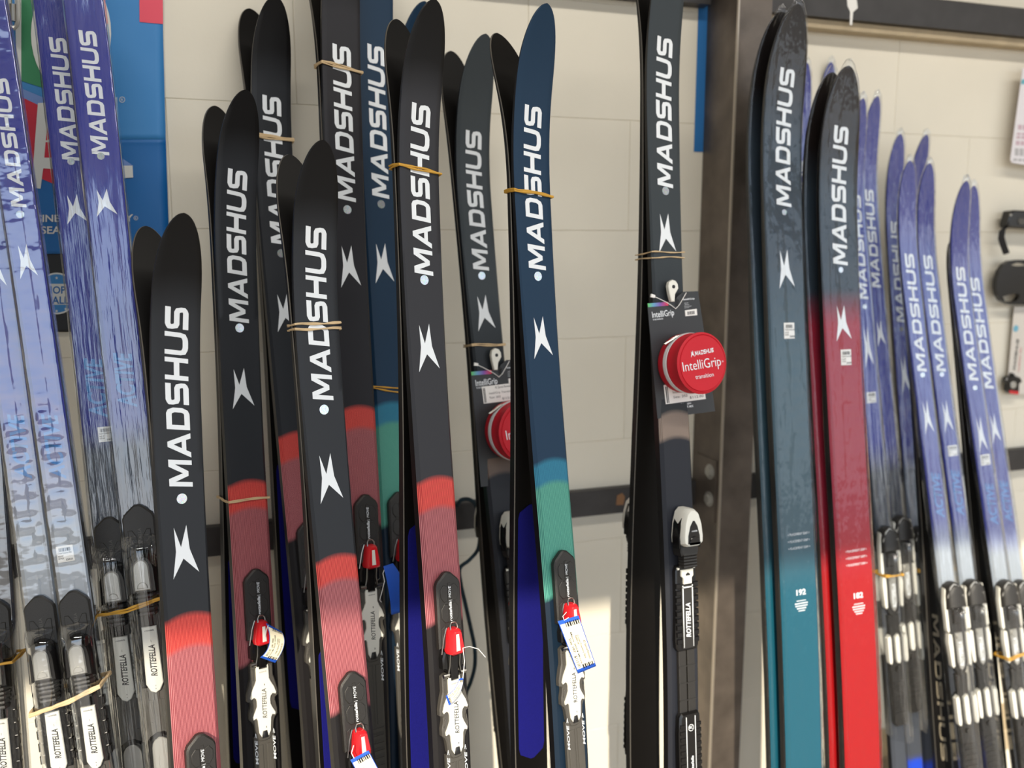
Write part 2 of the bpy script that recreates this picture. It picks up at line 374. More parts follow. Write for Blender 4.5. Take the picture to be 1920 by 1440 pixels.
# blue tape beside the post
ta, tb = at_wall(1324, 8, 0.001), at_wall(1318, 285, 0.001)
o = obj('painters_tape', MB().box(-0.014, 0.014, -0.001, 0, tb.z, ta.z+0.1, 0).mesh('painters_tape', [M['blue_tape']]), None, (ta.x-0.002, -0.0005, 0))
tag(o, 'strip of blue painter\'s tape on the white wall, left of the steel post', 'tape')
# small wall bracket
p = at_wall(1446, 1103, 0.0)
br = root('wall_bracket', Vector((p.x, 0, p.z)), 'small grey steel bracket bolted to the wall low beside the teal skis', 'bracket')
obj('plate', MB().prism([(-.012,-.045),(.03,-.045),(.03,.045),(-.012,.045)], 0, .006, .001).mesh('plate', [M['steel']]), br).matrix_world = Matrix.Translation((p.x, 0, p.z)) @ turn
for dz in (-.03, .03):
    obj('screw', MB().disc(0, 0, .005, 0.0055, .009, 12, 0, .001).mesh('screw', [M['chrome']]), br).matrix_world = Matrix.Translation((p.x+.008, 0, p.z+dz)) @ turn
# storefront window frame behind the camera (lets the sun in)
win = struct(box_obj('window_1', XL, XR, YF-0.08, YF-0.02, 2.78, 2.86, M['frame_dark'], None, 0.004))
for x in (XL+0.05, XR-0.05):
    box_obj('mullion', x-0.03, x+0.03, YF-0.08, YF-0.02, 0.0, 2.78, M['frame_dark'], win, 0.004)
# low wooden ledge in the right corner behind the blue skis
za = at_wall(1700, 1412, 0.10).z; xa = at_wall(1640, 1430, 0.10).x
struct(box_obj('trim_5', xa, XR-0.2, -0.10, 0.0, za-0.05, za, M['wood'], None, 0.004))

# ------------------------------------------------------------------ skis
THSH = 0.008
class Ski: pass
def sstep(x): x = max(0., min(1., x)); return x*x*(3-2*x)
def ski_profiles(S):
    L = S.L
    def TH(t):
        s = L - t
        a = 0.0035 + 0.0045*sstep(s/0.18) + S.thick*sstep((s-0.15)/0.55)
        return min(a, 0.008 + S.thick*sstep(t/0.5)) if t < 0.5 else a
    tsh = L - S.bend
    def H(t):
        h = S.camber*math.sin(math.pi*max(0, min(1, t/tsh)))**2 if t < tsh else 0.0
        if t > tsh: h += S.rise*((t-tsh)/S.bend)**2.3
        return h
    def HW(t):
        hw = S.hw*(1.0 + 0.05*sstep(1-abs((L-t)-0.2)/0.35))
        q = (L-t)/S.tipround
        if q < 1: hw *= max(0.0, 1-(1-q)**2.4)**0.5
        if t < 0.05: hw *= 0.75+0.25*sstep(t/0.05)
        return hw
    S.H, S.TH, S.HW = H, TH, HW
def ski_rows(S):
    ts = []; t = 0.0
    while t < S.L-0.32: ts.append(t); t += 0.035
    t = S.L-0.32
    while t < S.L-S.tipround: ts.append(t); t += 0.012
    for k in range(17): ts.append(S.L - S.tipround*(1-math.sin(k/16*math.pi/2)))
    return ts
def P_local(S, u, t, dh=0.0): return Vector((u, t, S.H(t)+dh))
def P_world(S, u, t, dh=0.0): return S.mw @ P_local(S, u, t, dh)
def t_of_y(S, py, u=0.0):
    lo, hi = 0.05, S.L
    for _ in range(40):
        m = (lo+hi)/2
        if proj(P_world(S, u, m))[1] > py: lo = m
        else: hi = m
    return (lo+hi)/2
ZF = 0.001
def solve_ski(a, b, depth, lean, twist, tip, hw, thick=0.009, camber=0.03, bend=0.25, tipround=0.097):
    S = Ski(); S.hw, S.thick, S.camber, S.bend, S.tipround = hw, thick, camber, bend, tipround
    PA = at_depth(a[0], a[1], depth); rb = ray(*b)
    # wall distance of the lower point: d_b = d_a + lean*(z_a - z_b)
    k = ((-PA.y) + lean*(PA.z-CAM.z) + CAM.y)/(-rb.y + lean*rb.z)
    PB = CAM + rb*k
    L, rise = 1.7, 0.06
    PA0, PB0 = PA.copy(), PB.copy()
    for it in range(4):
        ax = (PA0-PB0).normalized()
        n0 = Vector((math.sin(R(twist)), -math.cos(R(twist)), 0)); n = (n0-ax*n0.dot(ax)).normalized(); w = ax.cross(n)
        tA = (PA0.z-ZF)/ax.z; O = PA0 - ax*tA
        for _ in range(12):
            q = proj(O+ax*L+n*rise); e1 = proj(O+ax*(L+.001)+n*rise); e2 = proj(O+ax*L+n*(rise+.001))
            j11, j21 = (e1[0]-q[0])/.001, (e1[1]-q[1])/.001; j12, j22 = (e2[0]-q[0])/.001, (e2[1]-q[1])/.001
            dx, dy = tip[0]-q[0], tip[1]-q[1]; det = j11*j22-j12*j21
            if abs(det) < 1e4*0.5:
                L += dy/j21; rise = 0.055; continue
            L += (dx*j22-dy*j12)/det; rise += (j11*dy-j21*dx)/det
            rise = max(0.02, min(0.13, rise))
        S.L, S.rise = L, rise; ski_profiles(S)
        S.mw = frame(O, w, ax, n)
        tB = (PB0-O).dot(ax)
        PA0 = PA - n*S.H(tA)
        PB0 = PB - n*S.H(tB)
    S.ax, S.n, S.w, S.O, S.tA = ax, n, w, O, tA
    q = proj(P_world(S, 0, S.L)); S.err = (q[0]-tip[0], q[1]-tip[1]); S.tip = tip
    return S
def solve_mate(F, tip, shift=0.0, gap=0.005, nested=0.0, dL=0.0, rise=None, left=None, tgap=0.0):
    S = Ski(); S.hw, S.thick, S.camber, S.bend, S.tipround = F.hw, F.thick, F.camber, F.bend, F.tipround
    if nested:
        S.L, S.rise = F.L, F.rise; O = F.O - F.n*nested + F.w*shift
        ski_profiles(S); S.mw = frame(O, F.w, F.ax, F.n); S.ax, S.n, S.w, S.O = F.ax, F.n, F.w, O
        q = proj(P_world(S, 0, S.L)); S.tip = q; S.err = (0, 0); return S
    def place(ts):
        O = F.O - F.n*(2*THSH+gap+tgap) + F.w*ts; Cn = F.O + F.ax*(F.L-S.bend) - F.n*(2*THSH+gap) + F.w*shift
        ax = (Cn-O).normalized(); w = -(F.w-ax*F.w.dot(ax)).normalized(); n = w.cross(ax)
        return O, ax, n, w
    ts = shift
    if left:
        ts = shift-.01
        for _ in range(14):
            e = []
            for d in (0, .001):
                O, ax, n, w = place(ts+d); m_ = frame(O, w, ax, n); lo, hi = .05, 2.0
                for _k in range(30):
                    t = (lo+hi)/2
                    if proj(m_ @ Vector((S.hw, t, 0)))[1] > left[1]: lo = t
                    else: hi = t
                th_ = S.thick+.008; hm = S.camber*math.sin(math.pi*min(1, t/(F.L-S.bend)))**2
                e.append(proj(m_ @ Vector((S.hw, t, hm-th_)))[0]-left[0])
            dd = (e[1]-e[0])/.001
            ts -= max(-.02, min(.02, e[0]/dd))
    O, ax, n, w = place(ts)
    S.ts = ts
    if tip is None: S.L, S.rise = F.L+dL, (F.rise if rise is None else rise)
    else:
        L, rise = F.L, 0.06
        for _ in range(12):
            q = proj(O+ax*L+n*rise); e1 = proj(O+ax*(L+.001)+n*rise); e2 = proj(O+ax*L+n*(rise+.001))
            j11, j21 = (e1[0]-q[0])/.001, (e1[1]-q[1])/.001; j12, j22 = (e2[0]-q[0])/.001, (e2[1]-q[1])/.001
            dx, dy = tip[0]-q[0], tip[1]-q[1]; det = j11*j22-j12*j21
            L += (dx*j22-dy*j12)/det; rise += (j11*dy-j21*dx)/det; rise = max(0.02, min(0.10, rise))
        S.L, S.rise = L, rise
    ski_profiles(S); S.mw = frame(O, w, ax, n); S.ax, S.n, S.w, S.O = ax, n, w, O
    q = proj(P_world(S, 0, S.L)); S.tip = tip or q; S.err = (q[0]-S.tip[0], q[1]-S.tip[1])
    return S
def build_ski(S, name, label, group, top, arcs=0.007, wall_m='sidewall', edge=True):
    """root at the tail, local axes: x across, y along, z out of the top sheet"""
    S.root = root(name, S.mw, label, 'ski', group)
    ts = ski_rows(S)
    # sidewalls and base
    rings = []
    for t in ts:
        hw, h, th = S.HW(t), S.H(t), S.TH(t); k = min(1, max(0, (th-.009)/.014)); cd = .0012+.0055*k; be = 0.0012
        hw = max(hw, 0.0006)
        rings.append([(-hw, t, h-cd), (-hw, t, h-th+be), (-hw+be*.8, t, h-th), (hw-be*.8, t, h-th), (hw, t, h-th+be), (hw, t, h-cd)])
    b = MB(); b.loft(rings, 0, cap=False, closed=False)
    nseg = 5
    for i in range(len(b.f)):
        s = i % nseg
        b.mi[i] = 1 if s == 2 else (2 if s in (1, 3) else 0)
    b.f.append(tuple(range(6))); b.mi.append(0)
    obj('ski_body', b.mesh('ski_body', [M[wall_m], M['black_base'], M['steel_edge'] if edge else M[wall_m]], True), S.root)
    # top sheet with its rolled edge
    NU = 8; vs = []; uv = []; b = MB()
    for t in ts:
        hw, h, th = max(S.HW(t), .0006), S.H(t), S.TH(t); k = min(1, max(0, (th-.009)/.014)); cd = .0012+.0055*k; cw = min(.0016+.006*k, hw*.4)
        us = [-hw] + [-hw+cw+(2*hw-2*cw)*i/NU for i in range(NU+1)] + [hw]
        for i, u in enumerate(us):
            vs.append((u, t, h if 0 < i < NU+2 else h-cd)); uv.append((u/S.hw, (t-arcs*(1-(u/S.hw)**2))/2.0))
    n = NU+3; fs = [(i*n+k, i*n+k+1, (i+1)*n+k+1, (i+1)*n+k) for i in range(len(ts)-1) for k in range(n-1)]
    b.add(vs, fs); b.uv = uv
    obj('topsheet', b.mesh('topsheet', [top], True), S.root)
    return S.root
def decal(S, name, polys_vf, m, dh=0.0004, label=None, parent=None, base=False):
    """flat print laid on the top sheet (or base): (verts (u,t), faces) -> follows the curve"""
    b = MB()
    for vs, fs in polys_vf:
        b.add([(u, t, (S.H(t)-S.TH(t)-dh) if base else S.H(t)+dh) for u, t in vs], fs)
    o = obj(name, b.mesh(name, [m], 'keep'), parent or S.root)
    if label: o['label'] = label
    return o
def ski_lettering(S, y0, y1, m='white_print', cap=None, u0=0.0, name='lettering', base=False, down=False):
    t1, t0 = t_of_y(S, y0), t_of_y(S, y1); sx = (t1-t0)/MADS_W; sy = cap or S.hw*1.0
    out = []
    for p in MADS:
        if down: out.append(([((0.5-v[1])*sy+u0, t1-v[0]*sx) for v in p], [(3,2,1,0)]))
        else: out.append(([((0.5-v[1])*sy+u0, t0+v[0]*sx) for v in p], [(0,1,2,3)]))
    return decal(S, name, out, M[m], base=base)
def ski_text(S, s, t0, cap, m, u0=0.0, up=True, bold=0.0, shear=0.0, width=None, name='printed_text', dh=0.0005, parent=None):
    vs, fs, W = text_geo(s, bold, shear); sx = (width/W) if width else cap
    if up: v2 = [((0.5-y)*cap+u0, t0+x*sx) for x, y in vs]
    else: v2 = [((x*sx-W*sx/2)+u0, t0+y*cap) for x, y in vs]
    return decal(S, name, [(v2, fs)], M[m], dh=dh, parent=parent)
def ski_emblem(S, y0, y1, m='white_print', wd=None):
    t1, t0 = t_of_y(S, y0), t_of_y(S, y1); wd = wd or S.hw*1.12
    return decal(S, 'emblem', [([(x*wd, t0+y*(t1-t0)) for x, y in EMB], EMB_T)], M[m])
def ski_dot(S, y, r=0.0065, u0=0.0):
    t = t_of_y(S, y); n = 20
    vs = [(u0+r*math.cos(2*math.pi*k/n), t+r*math.sin(2*math.pi*k/n)) for k in range(n)]
    return decal(S, 'hologram_sticker', [(vs, [tuple(range(n))])], M['holo'], 0.0006, 'round silvery hologram sticker')
def skin_strip(S, F, y0, y1, m='velvet', wf=0.78):
    """mohair strip glued on the base of S, ends given by pixel rows on F"""
    t1, t0 = t_of_y(S, y0), t_of_y(S, y1); w = S.hw*wf; rows = 40; vs_t, vs_b = [], []; b = MB(); rings = []
    for i in range(rows+1):
        t = t0+(t1-t0)*i/rows; e = min(t-t0, t1-t)
        ww = w if e >= w*.8 else w*max(0.02, 1-(1-e/(w*.8))**2)**.5
        h = S.H(t)-S.TH(t)
        rings.append([(-ww, t, h+.0002), (-ww, t, h-.0008), (-ww*.97, t, h-.0014), (ww*.97, t, h-.0014), (ww, t, h-.0008), (ww, t, h+.0002)])
    b.loft(rings, 0, True, True)
    o = obj('grip_skin', b.mesh('grip_skin', [M[m]], True), S.root); o['label'] = 'royal blue velvet grip strip on the black base' if m == 'velvet' else 'black velvet grip strip'
    return o
def price_label(S, px, py, w=0.02, h=0.021, dh=0.0012, name='price_label'):
    t = t_of_y(S, py)
    cx, _, k = proj(P_world(S, 0, t)); u = (px-cx)*k/F_PX
    b = MB(); z = S.H(t)+dh
    b.prism([(u-w/2, t-h/2), (u+w/2, t-h/2), (u+w/2, t+h/2), (u-w/2, t+h/2)], z-.0006, z)
    z += .0003
    x = u-w*.34
    rr = random.Random(int(px*7+py))
    while x < u+w*.34:
        bw_ = w*rr.choice((.02, .03, .05)); b.add([(x, t+h*.16, z), (x+bw_, t+h*.16, z), (x+bw_, t+h*.38, z), (x, t+h*.38, z)], [(0,1,2,3)], 1); x += bw_+w*rr.choice((.02, .035))
    o = obj(name, b.mesh(name, [M['paper'], M['black_print']]), S.root); o['label'] = 'white barcode price label'
    tb_ = MB()
    for s, xx, yy, c in (('Cross Country Skis', -.42, .02, .1), ('Size 187', -.42, -.16, .09), ('#114.20', -.42, -.3, .09), ('$240.00', .02, -.42, .12)):
        vs, fs, W = text_geo(s, .01); tb_.add([(u+xx*w+x_*c*h*.72, t+yy*h+y_*c*h, z+.0001) for x_, y_ in vs], fs)
    obj('label_text', tb_.mesh('label_text', [M['black_print']], 'keep'), o)
    return o
def film(S, kind='film_cross', t0=0.12, ripples=(), seed=0, amp=0.0012, pad=0.003, bulge=()):
    """clear plastic sleeve drawn over the ski, closed round it"""
    L = S.L+0.012; ts = []; t = t0
    while t < L-0.03: ts.append(t); t += 0.0075
    for k in range(9): ts.append(L-0.03*(1-math.sin(k/8*math.pi/2)))
    N = 36; rings = []
    for t in ts:
        tc_ = min(t, S.L); hw = S.HW(min(t, S.L-0.004))+pad*0.7; h, th = S.H(tc_), S.TH(tc_)
        if t > S.L: hw *= max(.15, 1-(t-S.L)/.014)
        lift = 0.0
        for y0, y1, v in bulge:
            lift = max(lift, v*sstep((t-y0)/.02)*sstep((y1-t)/.02))
        ring = []
        for k in range(N):
            f = k/N; q_ = Vector((seed*7.3+f*(7 if 'cross' in kind else 22), t*(26 if 'cross' in kind else 4), seed)); d = (noise.noise(q_)+.55*noise.noise(q_*2.7)+(.8*max(0, noise.noise(q_*1.4+Vector((3,9,1)))-.25)*3 if 'cross' in kind else 0))*amp*(.3 if 'cross' in kind else 1)
            if f < 0.5:      # front
                q = f/0.5*2-1; u = q*hw; z = h+pad*(0.45+0.55*abs(q)**.5 if abs(q) < .98 else .4)+lift*(1-q*q*.75)
                for r0, r1, per, ra in ripples:
                    if r0 < t < r1:
                        e_ = sstep((t-r0)/.03)*sstep((r1-t)/.03); ph = t/per*2*math.pi + noise.noise(Vector((u*30, t*6, seed)))*3.0
                        z += e_*ra*(max(0, math.sin(ph))**1.5)*max(0, 1-(q/.72)**4)
                z += abs(d)*1.2
            else:
                q = 1-(f-0.5)/0.5*2; u = q*hw; z = h-th-pad*(.5+.4*(1-q*q))-abs(d)*.5
            ring.append((u+d*.4*(1 if f < .5 else -1), t, z))
        rings.append(ring)
    b = MB().loft(rings, 0, cap=False)
    o = obj('plastic_sleeve', b.mesh('plastic_sleeve', [M[kind]], 'keep2'), S.root); o['label'] = 'clear crinkled plastic sleeve'
    return o

# ------------------------------------------------------------------ bindings (local: y up the ski, 0 at the point of the front plate; z out of the top sheet)
def flat_text(s, x0, y0, cap, z, up=True, bold=0.0, shear=0.0, length=None):
    vs, fs, W = text_geo(s, bold, shear); sx = (length/W) if length else cap
    if up: return [(x0+(.5-y)*cap, y0+x*sx, z) for x, y in vs], fs
    return [(x0+x*sx-W*sx/2, y0+y*cap, z) for x, y in vs], fs
def house(w, tipy, sh, bot): return sym([(0, tipy), (w*.26, tipy-.001), (w*.46, tipy-.0045), (w*.86, tipy-sh*.66), (w, tipy-sh), (w, bot)])
def frustum_ring(pts, z): return [(x, y, z) for x, y in pts]
def mm(l): return [(x*.001, y*.001) for x, y in l]
BIND = {}
def part(mb, name, mats, smooth=True): return (name, mb.mesh(name, [M[m] for m in mats], smooth))
# ---- kind 1 : black plate, red lever, white toothed heel plate
k1 = []
b = MB(); b.prism(house(.0185, 0, .017, -.100), 0, .0085, .0022)
for sgn in (1, -1):
    b.prism([(sgn*.003, -.018), (sgn*.0085, -.016), (sgn*.0135, -.022), (sgn*.0135, -.032), (sgn*.0085, -.039), (sgn*.003, -.037)], .008, .0098, .0006)
    b.prism([(sgn*.003, -.042), (sgn*.0085, -.041), (sgn*.0135, -.047), (sgn*.0135, -.060), (sgn*.0085, -.066), (sgn*.003, -.066)], .008, .0098, .0006)
    b.prism([(sgn*.0095, -.070), (sgn*.0150, -.073), (sgn*.0150, -.099), (sgn*.0095, -.099)], .008, .0096, .0006)
b.prism([(-.0022, -.014), (.0022, -.014), (.0022, -.066), (-.0022, -.066)], .008, .0093, .0004)
k1.append((part(b, 'binding_plate', ['plastic_black']), []))
b = MB(); b.add(*flat_text('rottefella', 0.0, -.065, .0042, .00985, True, .02, .25, .026)); b.add(*flat_text('|', 0, -.0375, .004, .00985, True, .0)); b.add(*flat_text('MOVE', 0.0, -.0335, .0042, .00985, True, .0, .2, .0155))
k1[0][1].append(part(b, 'plate_lettering', ['white_print'], 'keep'))
b = MB()
out = mm([(-7, -75), (-4, -72.5), (4, -72.5), (7, -75), (11.5, -100), (11, -105), (7, -107), (-7, -107), (-11, -105), (-11.5, -100)])
b.loft([frustum_ring(out, .008), [(x*1.03, y, .016) for x, y in out], [(x*.95, -.091+(y+.091)*.97, .0225) for x, y in out], [(x*.72, -.091+(y+.091)*.82, .0255) for x, y in out]])
lev = part(b, 'binding_lever', ['red_lever'])
b = MB(); b.prism(mm([(-3.2, -79), (1.2, -79), (2.6, -101), (-3.6, -101)]), .025, .0264, .0006)
k1.append((lev, [part(b, 'lever_inlay', ['plastic_white'])]))
b = MB(); b.tube([(-.0055, -.078, .017), (-.0055, -.069, .0155), (-.003, -.0655, .0145), (.003, -.0655, .0145), (.0055, -.069, .0155), (.0055, -.078, .017)], .0011, 6)
for sgn in (1, -1): b.tube([(sgn*.0075, -.105, .016), (sgn*.0075, -.122, .013), (sgn*.0095, -.133, .012), (sgn*.013, -.134, .012)], .0011, 6); b.tube([(sgn*.009, -.134, .012), (sgn*.0175, -.134, .012)], .0028, 8)
for sgn in (1, -1): b.tube([(sgn*.008, -.072, .010), (sgn*.0125, -.084, .010), (sgn*.0165, -.106, .009)], .0010, 6)
k1.append((part(b, 'binding_bail', ['chrome']), []))
b = MB(); b.prism(mm([(-13, -103), (13, -103), (16, -112), (16, -126), (9, -130), (9, -140), (-9, -140), (-9, -130), (-16, -126), (-16, -112)]), 0, .011, .002)
b.prism(mm([(-6.5, -108), (6.5, -108), (5.5, -142), (-5.5, -142)]), .010, .0145, .002)
k1.append((part(b, 'toe_block', ['plastic_gloss']), []))
fr = sym(mm([(12, -133), (17, -136), (17, -156), (19, -162), (23, -178), (23, -186), (18.5, -189), (18.5, -194), (21, -204), (21, -213), (17, -217), (15, -222), (13.5, -236), (8, -246), (3, -247)]))
b = MB(); b.prism(fr, 0, .008, .0015)
for sgn in (1, -1):
    b.prism(mm([(sgn*13, -141), (sgn*15.5, -141), (sgn*15.5, -156), (sgn*13, -158)]), .0075, .0092, .0004); b.prism(mm([(sgn*15.5, -191), (sgn*17.5, -193), (sgn*18.5, -202), (sgn*16, -198)]), .0075, .0095, .0004)
k1.append((part(b, 'heel_frame', ['plastic_grey']), []))
wp = sym(mm([(6, -139), (8.5, -138), (9.5, -142), (9.5, -158), (12, -164), (16.5, -172), (19.5, -181), (18.5, -183.5), (14, -181.5), (11, -184), (10, -188), (10, -195), (12.5, -201), (17, -209), (16.5, -213), (12, -211.5), (10, -215), (9.5, -222), (8.5, -234), (5, -240), (3, -232)]))
b = MB(); b.prism(wp, .0075, .0110, .0010)
hp = part(b, 'heel_plate', ['plastic_white'])
b = MB(); b.add(*flat_text('ROTTEFELLA', 0.0, -.2135, .0068, .01112, True, .012, .22, .042)); b.add(*flat_text('-', 0, -.228, .008, .01112, True)); b.add(*flat_text('-', 0, -.167, .008, .01112, True)); b.add(*flat_text('XCELERATOR', 0, -.148, .0018, .01112, False, .0, .2, .011))
b.prism(mm([(-3, -232), (3, -232), (4, -242), (-4, -242)]), .0078, .0105, .0006)
k1.append((hp, [part(b, 'heel_lettering', ['black_print'], 'keep')]))
b = MB(); b.box(-.0155, .0155, -.50, -.240, 0, .006, 0, .0012)
for sgn in (1, -1): b.prism(mm([(sgn*3, -252), (sgn*10, -252), (sgn*12, -258), (sgn*12, -340), (sgn*3, -340)]), .0055, .0072, .0005)
b.box(-.001, .001, -.50, -.252, .0058, .0066)
for i in range(12): b.box(-.012, .012, -.352-i*.011, -.346-i*.011, .0055, .0078)
tr = part(b, 'heel_track', ['plastic_grey'])
k1.append((tr, [part(MB().add(*flat_text('MOVE >', sgn*.0135, -.278, .004, .0075, True, .02, .2, .045)), 'track_lettering', ['white_print'], 'keep') for sgn in (1, -1)]))
BIND['move'] = k1
# ---- kind 2 : pointed plate, domed toe with silver tongue, bellows, white blade
k2 = []
b = MB(); b.prism(house(.0205, 0, .018, -.072), 0, .0075, .002)
for sgn in (1, -1): b.prism([(sgn*.0035, -.044), (sgn*.009, -.034), (sgn*.0145, -.034), (sgn*.0145, -.052), (sgn*.009, -.066), (sgn*.0035, -.066)], .007, .0088, .0006)
pl = part(b, 'binding_plate', ['plastic_black'])
b = MB(); b.add(*flat_text('ROTTEFELLA', 0.0, -.066, .0042, .0077, True, .01, .1, .034))
k2.append((pl, [part(b, 'plate_lettering', ['plastic_grey'], 'keep')]))
def arch(w, y0, y1, n=7):
    """rounded-top outline, counter clockwise"""
    r = [(w*math.cos(math.pi*k/n), y0-w*1.15+w*1.15*math.sin(math.pi*k/n)) for k in range(n+1)]
    return r + [(-w*1.06, y1), (w*1.06, y1)]
b = MB(); a0 = arch(.0205, -.060, -.120)
b.loft([frustum_ring(a0, 0), frustum_ring(a0, .012), [(x*.93, -.095+(y+.095)*.95, .022) for x, y in a0], [(x*.72, -.095+(y+.095)*.80, .028) for x, y in a0]])
b.tube([(-.022, -.118, .010), (.022, -.118, .010)], .005, 8)
toe = part(b, 'toe_cover', ['plastic_gloss'])
b = MB(); b.prism(arch(.0102, -.071, -.113), .0265, .0305, .0016)
b.prism([(x, y) for x, y in arch(.0066, -.101, -.1095)], .0303, .0318, .0008)
k2.append((toe, [part(b, 'toe_tongue', ['plastic_silver'])]))
b = MB()
for i in range(5): b.tube([(-.0145+i*.0008, -.122-i*.0062, .012), (-.009, -.122-i*.0062, .019), (.009, -.122-i*.0062, .019), (.0145-i*.0008, -.122-i*.0062, .012)], .0031, 7)
k2.append((part(b, 'bellows', ['plastic_black']), []))
b = MB(); b.prism(sym(mm([(21, -118), (22, -140), (20, -160), (22, -190), (22, -232), (17, -250)])), 0, .010, .002)
for sgn in (1, -1):
    for i in range(5):
        b.box(*sorted((sgn*.0165, sgn*.0235)), -.1665-i*.018, -.155-i*.018, .004, .0125, 0, .001)
    b.tube([(sgn*.018, -.138, .012), (sgn*.0215, -.138, .012)], .003, 8)
b.box(-.006, .006, -.165, -.150, .009, .013, 0, .001)
k2.append((part(b, 'binding_body', ['plastic_gloss']), []))
b = MB(); b.prism(mm([(-9.5, -166), (9.5, -166), (11, -244), (6, -254), (0, -257), (-6, -254), (-11, -244)]), .0095, .0135, .001)
wb = part(b, 'binding_blade', ['plastic_white'])
b = MB(); b.add(*flat_text('ROTTEFELLA', 0.0005, -.234, .0082, .01362, True, .03, .22, .043)); b.add(*flat_text('- -', 0.0, -.252, .005, .01362, True)); b.add(*flat_text('rottefella', 0, -.172, .0024, .01362, False, .01, .1, .012)); b.add(*flat_text('-- ', 0.0, -.187, .004, .01362, True))
k2.append((wb, [part(b, 'blade_lettering', ['black_print'], 'keep')]))
b = MB(); b.prism(sym(mm([(18, -246), (20, -270), (20, -420), (15, -432)])), 0, .007, .0015)
for sgn in (1, -1): b.prism(mm([(sgn*5, -268), (sgn*10, -268), (sgn*15, -280), (sgn*15, -330), (sgn*5, -345)]), .0065, .0082, .0005); b.disc(sgn*.0095, -.30, .0022, .008, .0092, 10)
b.box(-.0015, .0015, -.42, -.26, .0066, .0078)
for i in range(4): b.box(-.012+i*.007, -.0105+i*.007, -.268, -.255, .0065, .0085)
k2.append((part(b, 'heel_track', ['plastic_grey']), []))
b = MB(); b.prism(arch(.022, -.312, -.372), 0, .012, .003)
hl = part(b, 'heel_pad', ['plastic_gloss'])
b = MB(); b.prism(arch(.012, -.318, -.368), .0115, .0135, .0008)
k2.append((hl, [part(b, 'heel_insert', ['plastic_silver'])]))
BIND['auto'] = k2
# ---- kind 3 : big white toe cap with black inset, ridged backcountry plate
k3 = []
cap = [(-.0115, -.006), (-.005, 0), (.004, 0), (.011, -.006), (.0165, -.022), (.019, -.042), (.0185, -.052), (.011, -.0575), (-.011, -.0575), (-.0185, -.052), (-.019, -.042), (-.0165, -.022)]
b = MB(); b.loft([frustum_ring(cap, 0), [(x*1.02, y, .014) for x, y in cap], [(x*.97, -.03+(y+.03)*.97, .026) for x, y in cap], [(x*.86, -.032+(y+.032)*.90, .030) for x, y in cap]])
tc_ = part(b, 'toe_cap', ['plastic_white'])
b = MB(); b.prism([(-.0015, -.018), (.0015, -.018), (.0065, -.026), (.0105, -.040), (.0110, -.0515), (-.0110, -.0515), (-.0105, -.040), (-.0065, -.026)], .0295, .0312, .0006)
b.prism([(x, y) for x, y in arch(.0095, -.0405, -.0505)], .031, .0325, .0007)
for sgn in (1, -1):
    o_ = [(sgn*.0125, -.010), (sgn*.0175, -.024), (sgn*.0200, -.044), (sgn*.0195, -.060), (sgn*.0178, -.060), (sgn*.0165, -.030)]
    b.prism(o_, .003, .021, .001)
ins = part(b, 'toe_inset', ['plastic_gloss'])
b = MB(); b.add(*flat_text('rottefella', 0, -.034, .0028, .0316, False, .01, .1, .0105))
k3.append((tc_, [ins, part(b, 'toe_lettering', ['white_print'], 'keep')]))
b = MB(); b.prism(sym(mm([(15, -56), (17, -64), (15, -72)])), 0, .020, .002)
for i in range(5): b.tube([(-.0125, -.070-i*.0045, .010), (-.0115, -.070-i*.0045, .0185), (.0115, -.070-i*.0045, .0185), (.0125, -.070-i*.0045, .010)], .0024, 7)
k3.append((part(b, 'bellows', ['plastic_black']), []))
b = MB(); b.prism(mm([(-11, -94), (11, -94), (11, -104), (8, -107), (8, -116), (-7, -116), (-7, -107), (-11, -104)]), .006, .013, .001); b.prism(mm([(-4, -101), (0, -98), (4, -101), (4, -103), (-4, -103)]), .0128, .0133, 0, 1)
for sgn in (1, -1): b.tube([(sgn*.013, -.0925, .008), (sgn*.0165, -.0925, .008)], .002, 8)
k3.append((part(b, 'toe_clip', ['plastic_white', 'black_print']), []))
b = MB(); b.prism(sym(mm([(15, -88), (19, -96), (19.5, -150), (22, -200), (21, -212), (17, -218)])), 0, .009, .002)
for sgn in (1, -1):
    for i in range(9): b.box(*sorted((sgn*.0118, sgn*.0205)), -.122-i*.0105, -.1145-i*.0105, .006, .0118, 0, .0008)
bo = part(b, 'binding_body', ['plastic_gloss'])
b = MB()
for x in (-.0095, .0083): b.box(x, x+.0016, -.212, -.118, .0113, .0118)
b.box(-.0095, .0099, -.122, -.120, .0113, .0118); b.add(*flat_text('ROTTEFELLA', -.0005, -.197, .0085, .0119, True, .03, .22, .052))
b2 = MB(); b2.box(-.0105, .0105, -.214, -.118, .008, .0112, 0, .0006)
k3.append((bo, [part(b2, 'body_spine', ['plastic_black']), part(b, 'body_lettering', ['white_print'], 'keep')]))
b = MB(); b.box(-.0150, -.0012, -.320, -.214, 0, .006, 0, .001); b.box(.0012, .0150, -.320, -.214, 0, .006, 0, .001)
for i in range(3): b.box(-.0155, .0155, -.243-i*.026, -.2415-i*.026, .004, .0065)
k3.append((part(b, 'heel_track', ['plastic_black']), []))
b = MB(); b.prism(sym(mm([(15, -312), (19, -318), (21, -345), (21, -400), (18, -424), (13, -428)])), 0, .011, .0028)
for sgn in (1, -1):
    for i in range(9): b.box(*sorted((sgn*.0105, sgn*.0195)), -.334-i*.0100, -.3285-i*.0100, .010, .0121, 0, .0006)
pad = part(b, 'heel_pad', ['plastic_gloss'])
b = MB()
for x in (-.0088, .0078): b.box(x, x+.0011, -.420, -.318, .0110, .0116)
b.add(*flat_text('rottefella', 0.001, -.408, .0048, .0117, True, .02, .22, .030)); b.add(*flat_text('BC', 0, -.3365, .0042, .0117, False, .02))
n = 24; rg = []
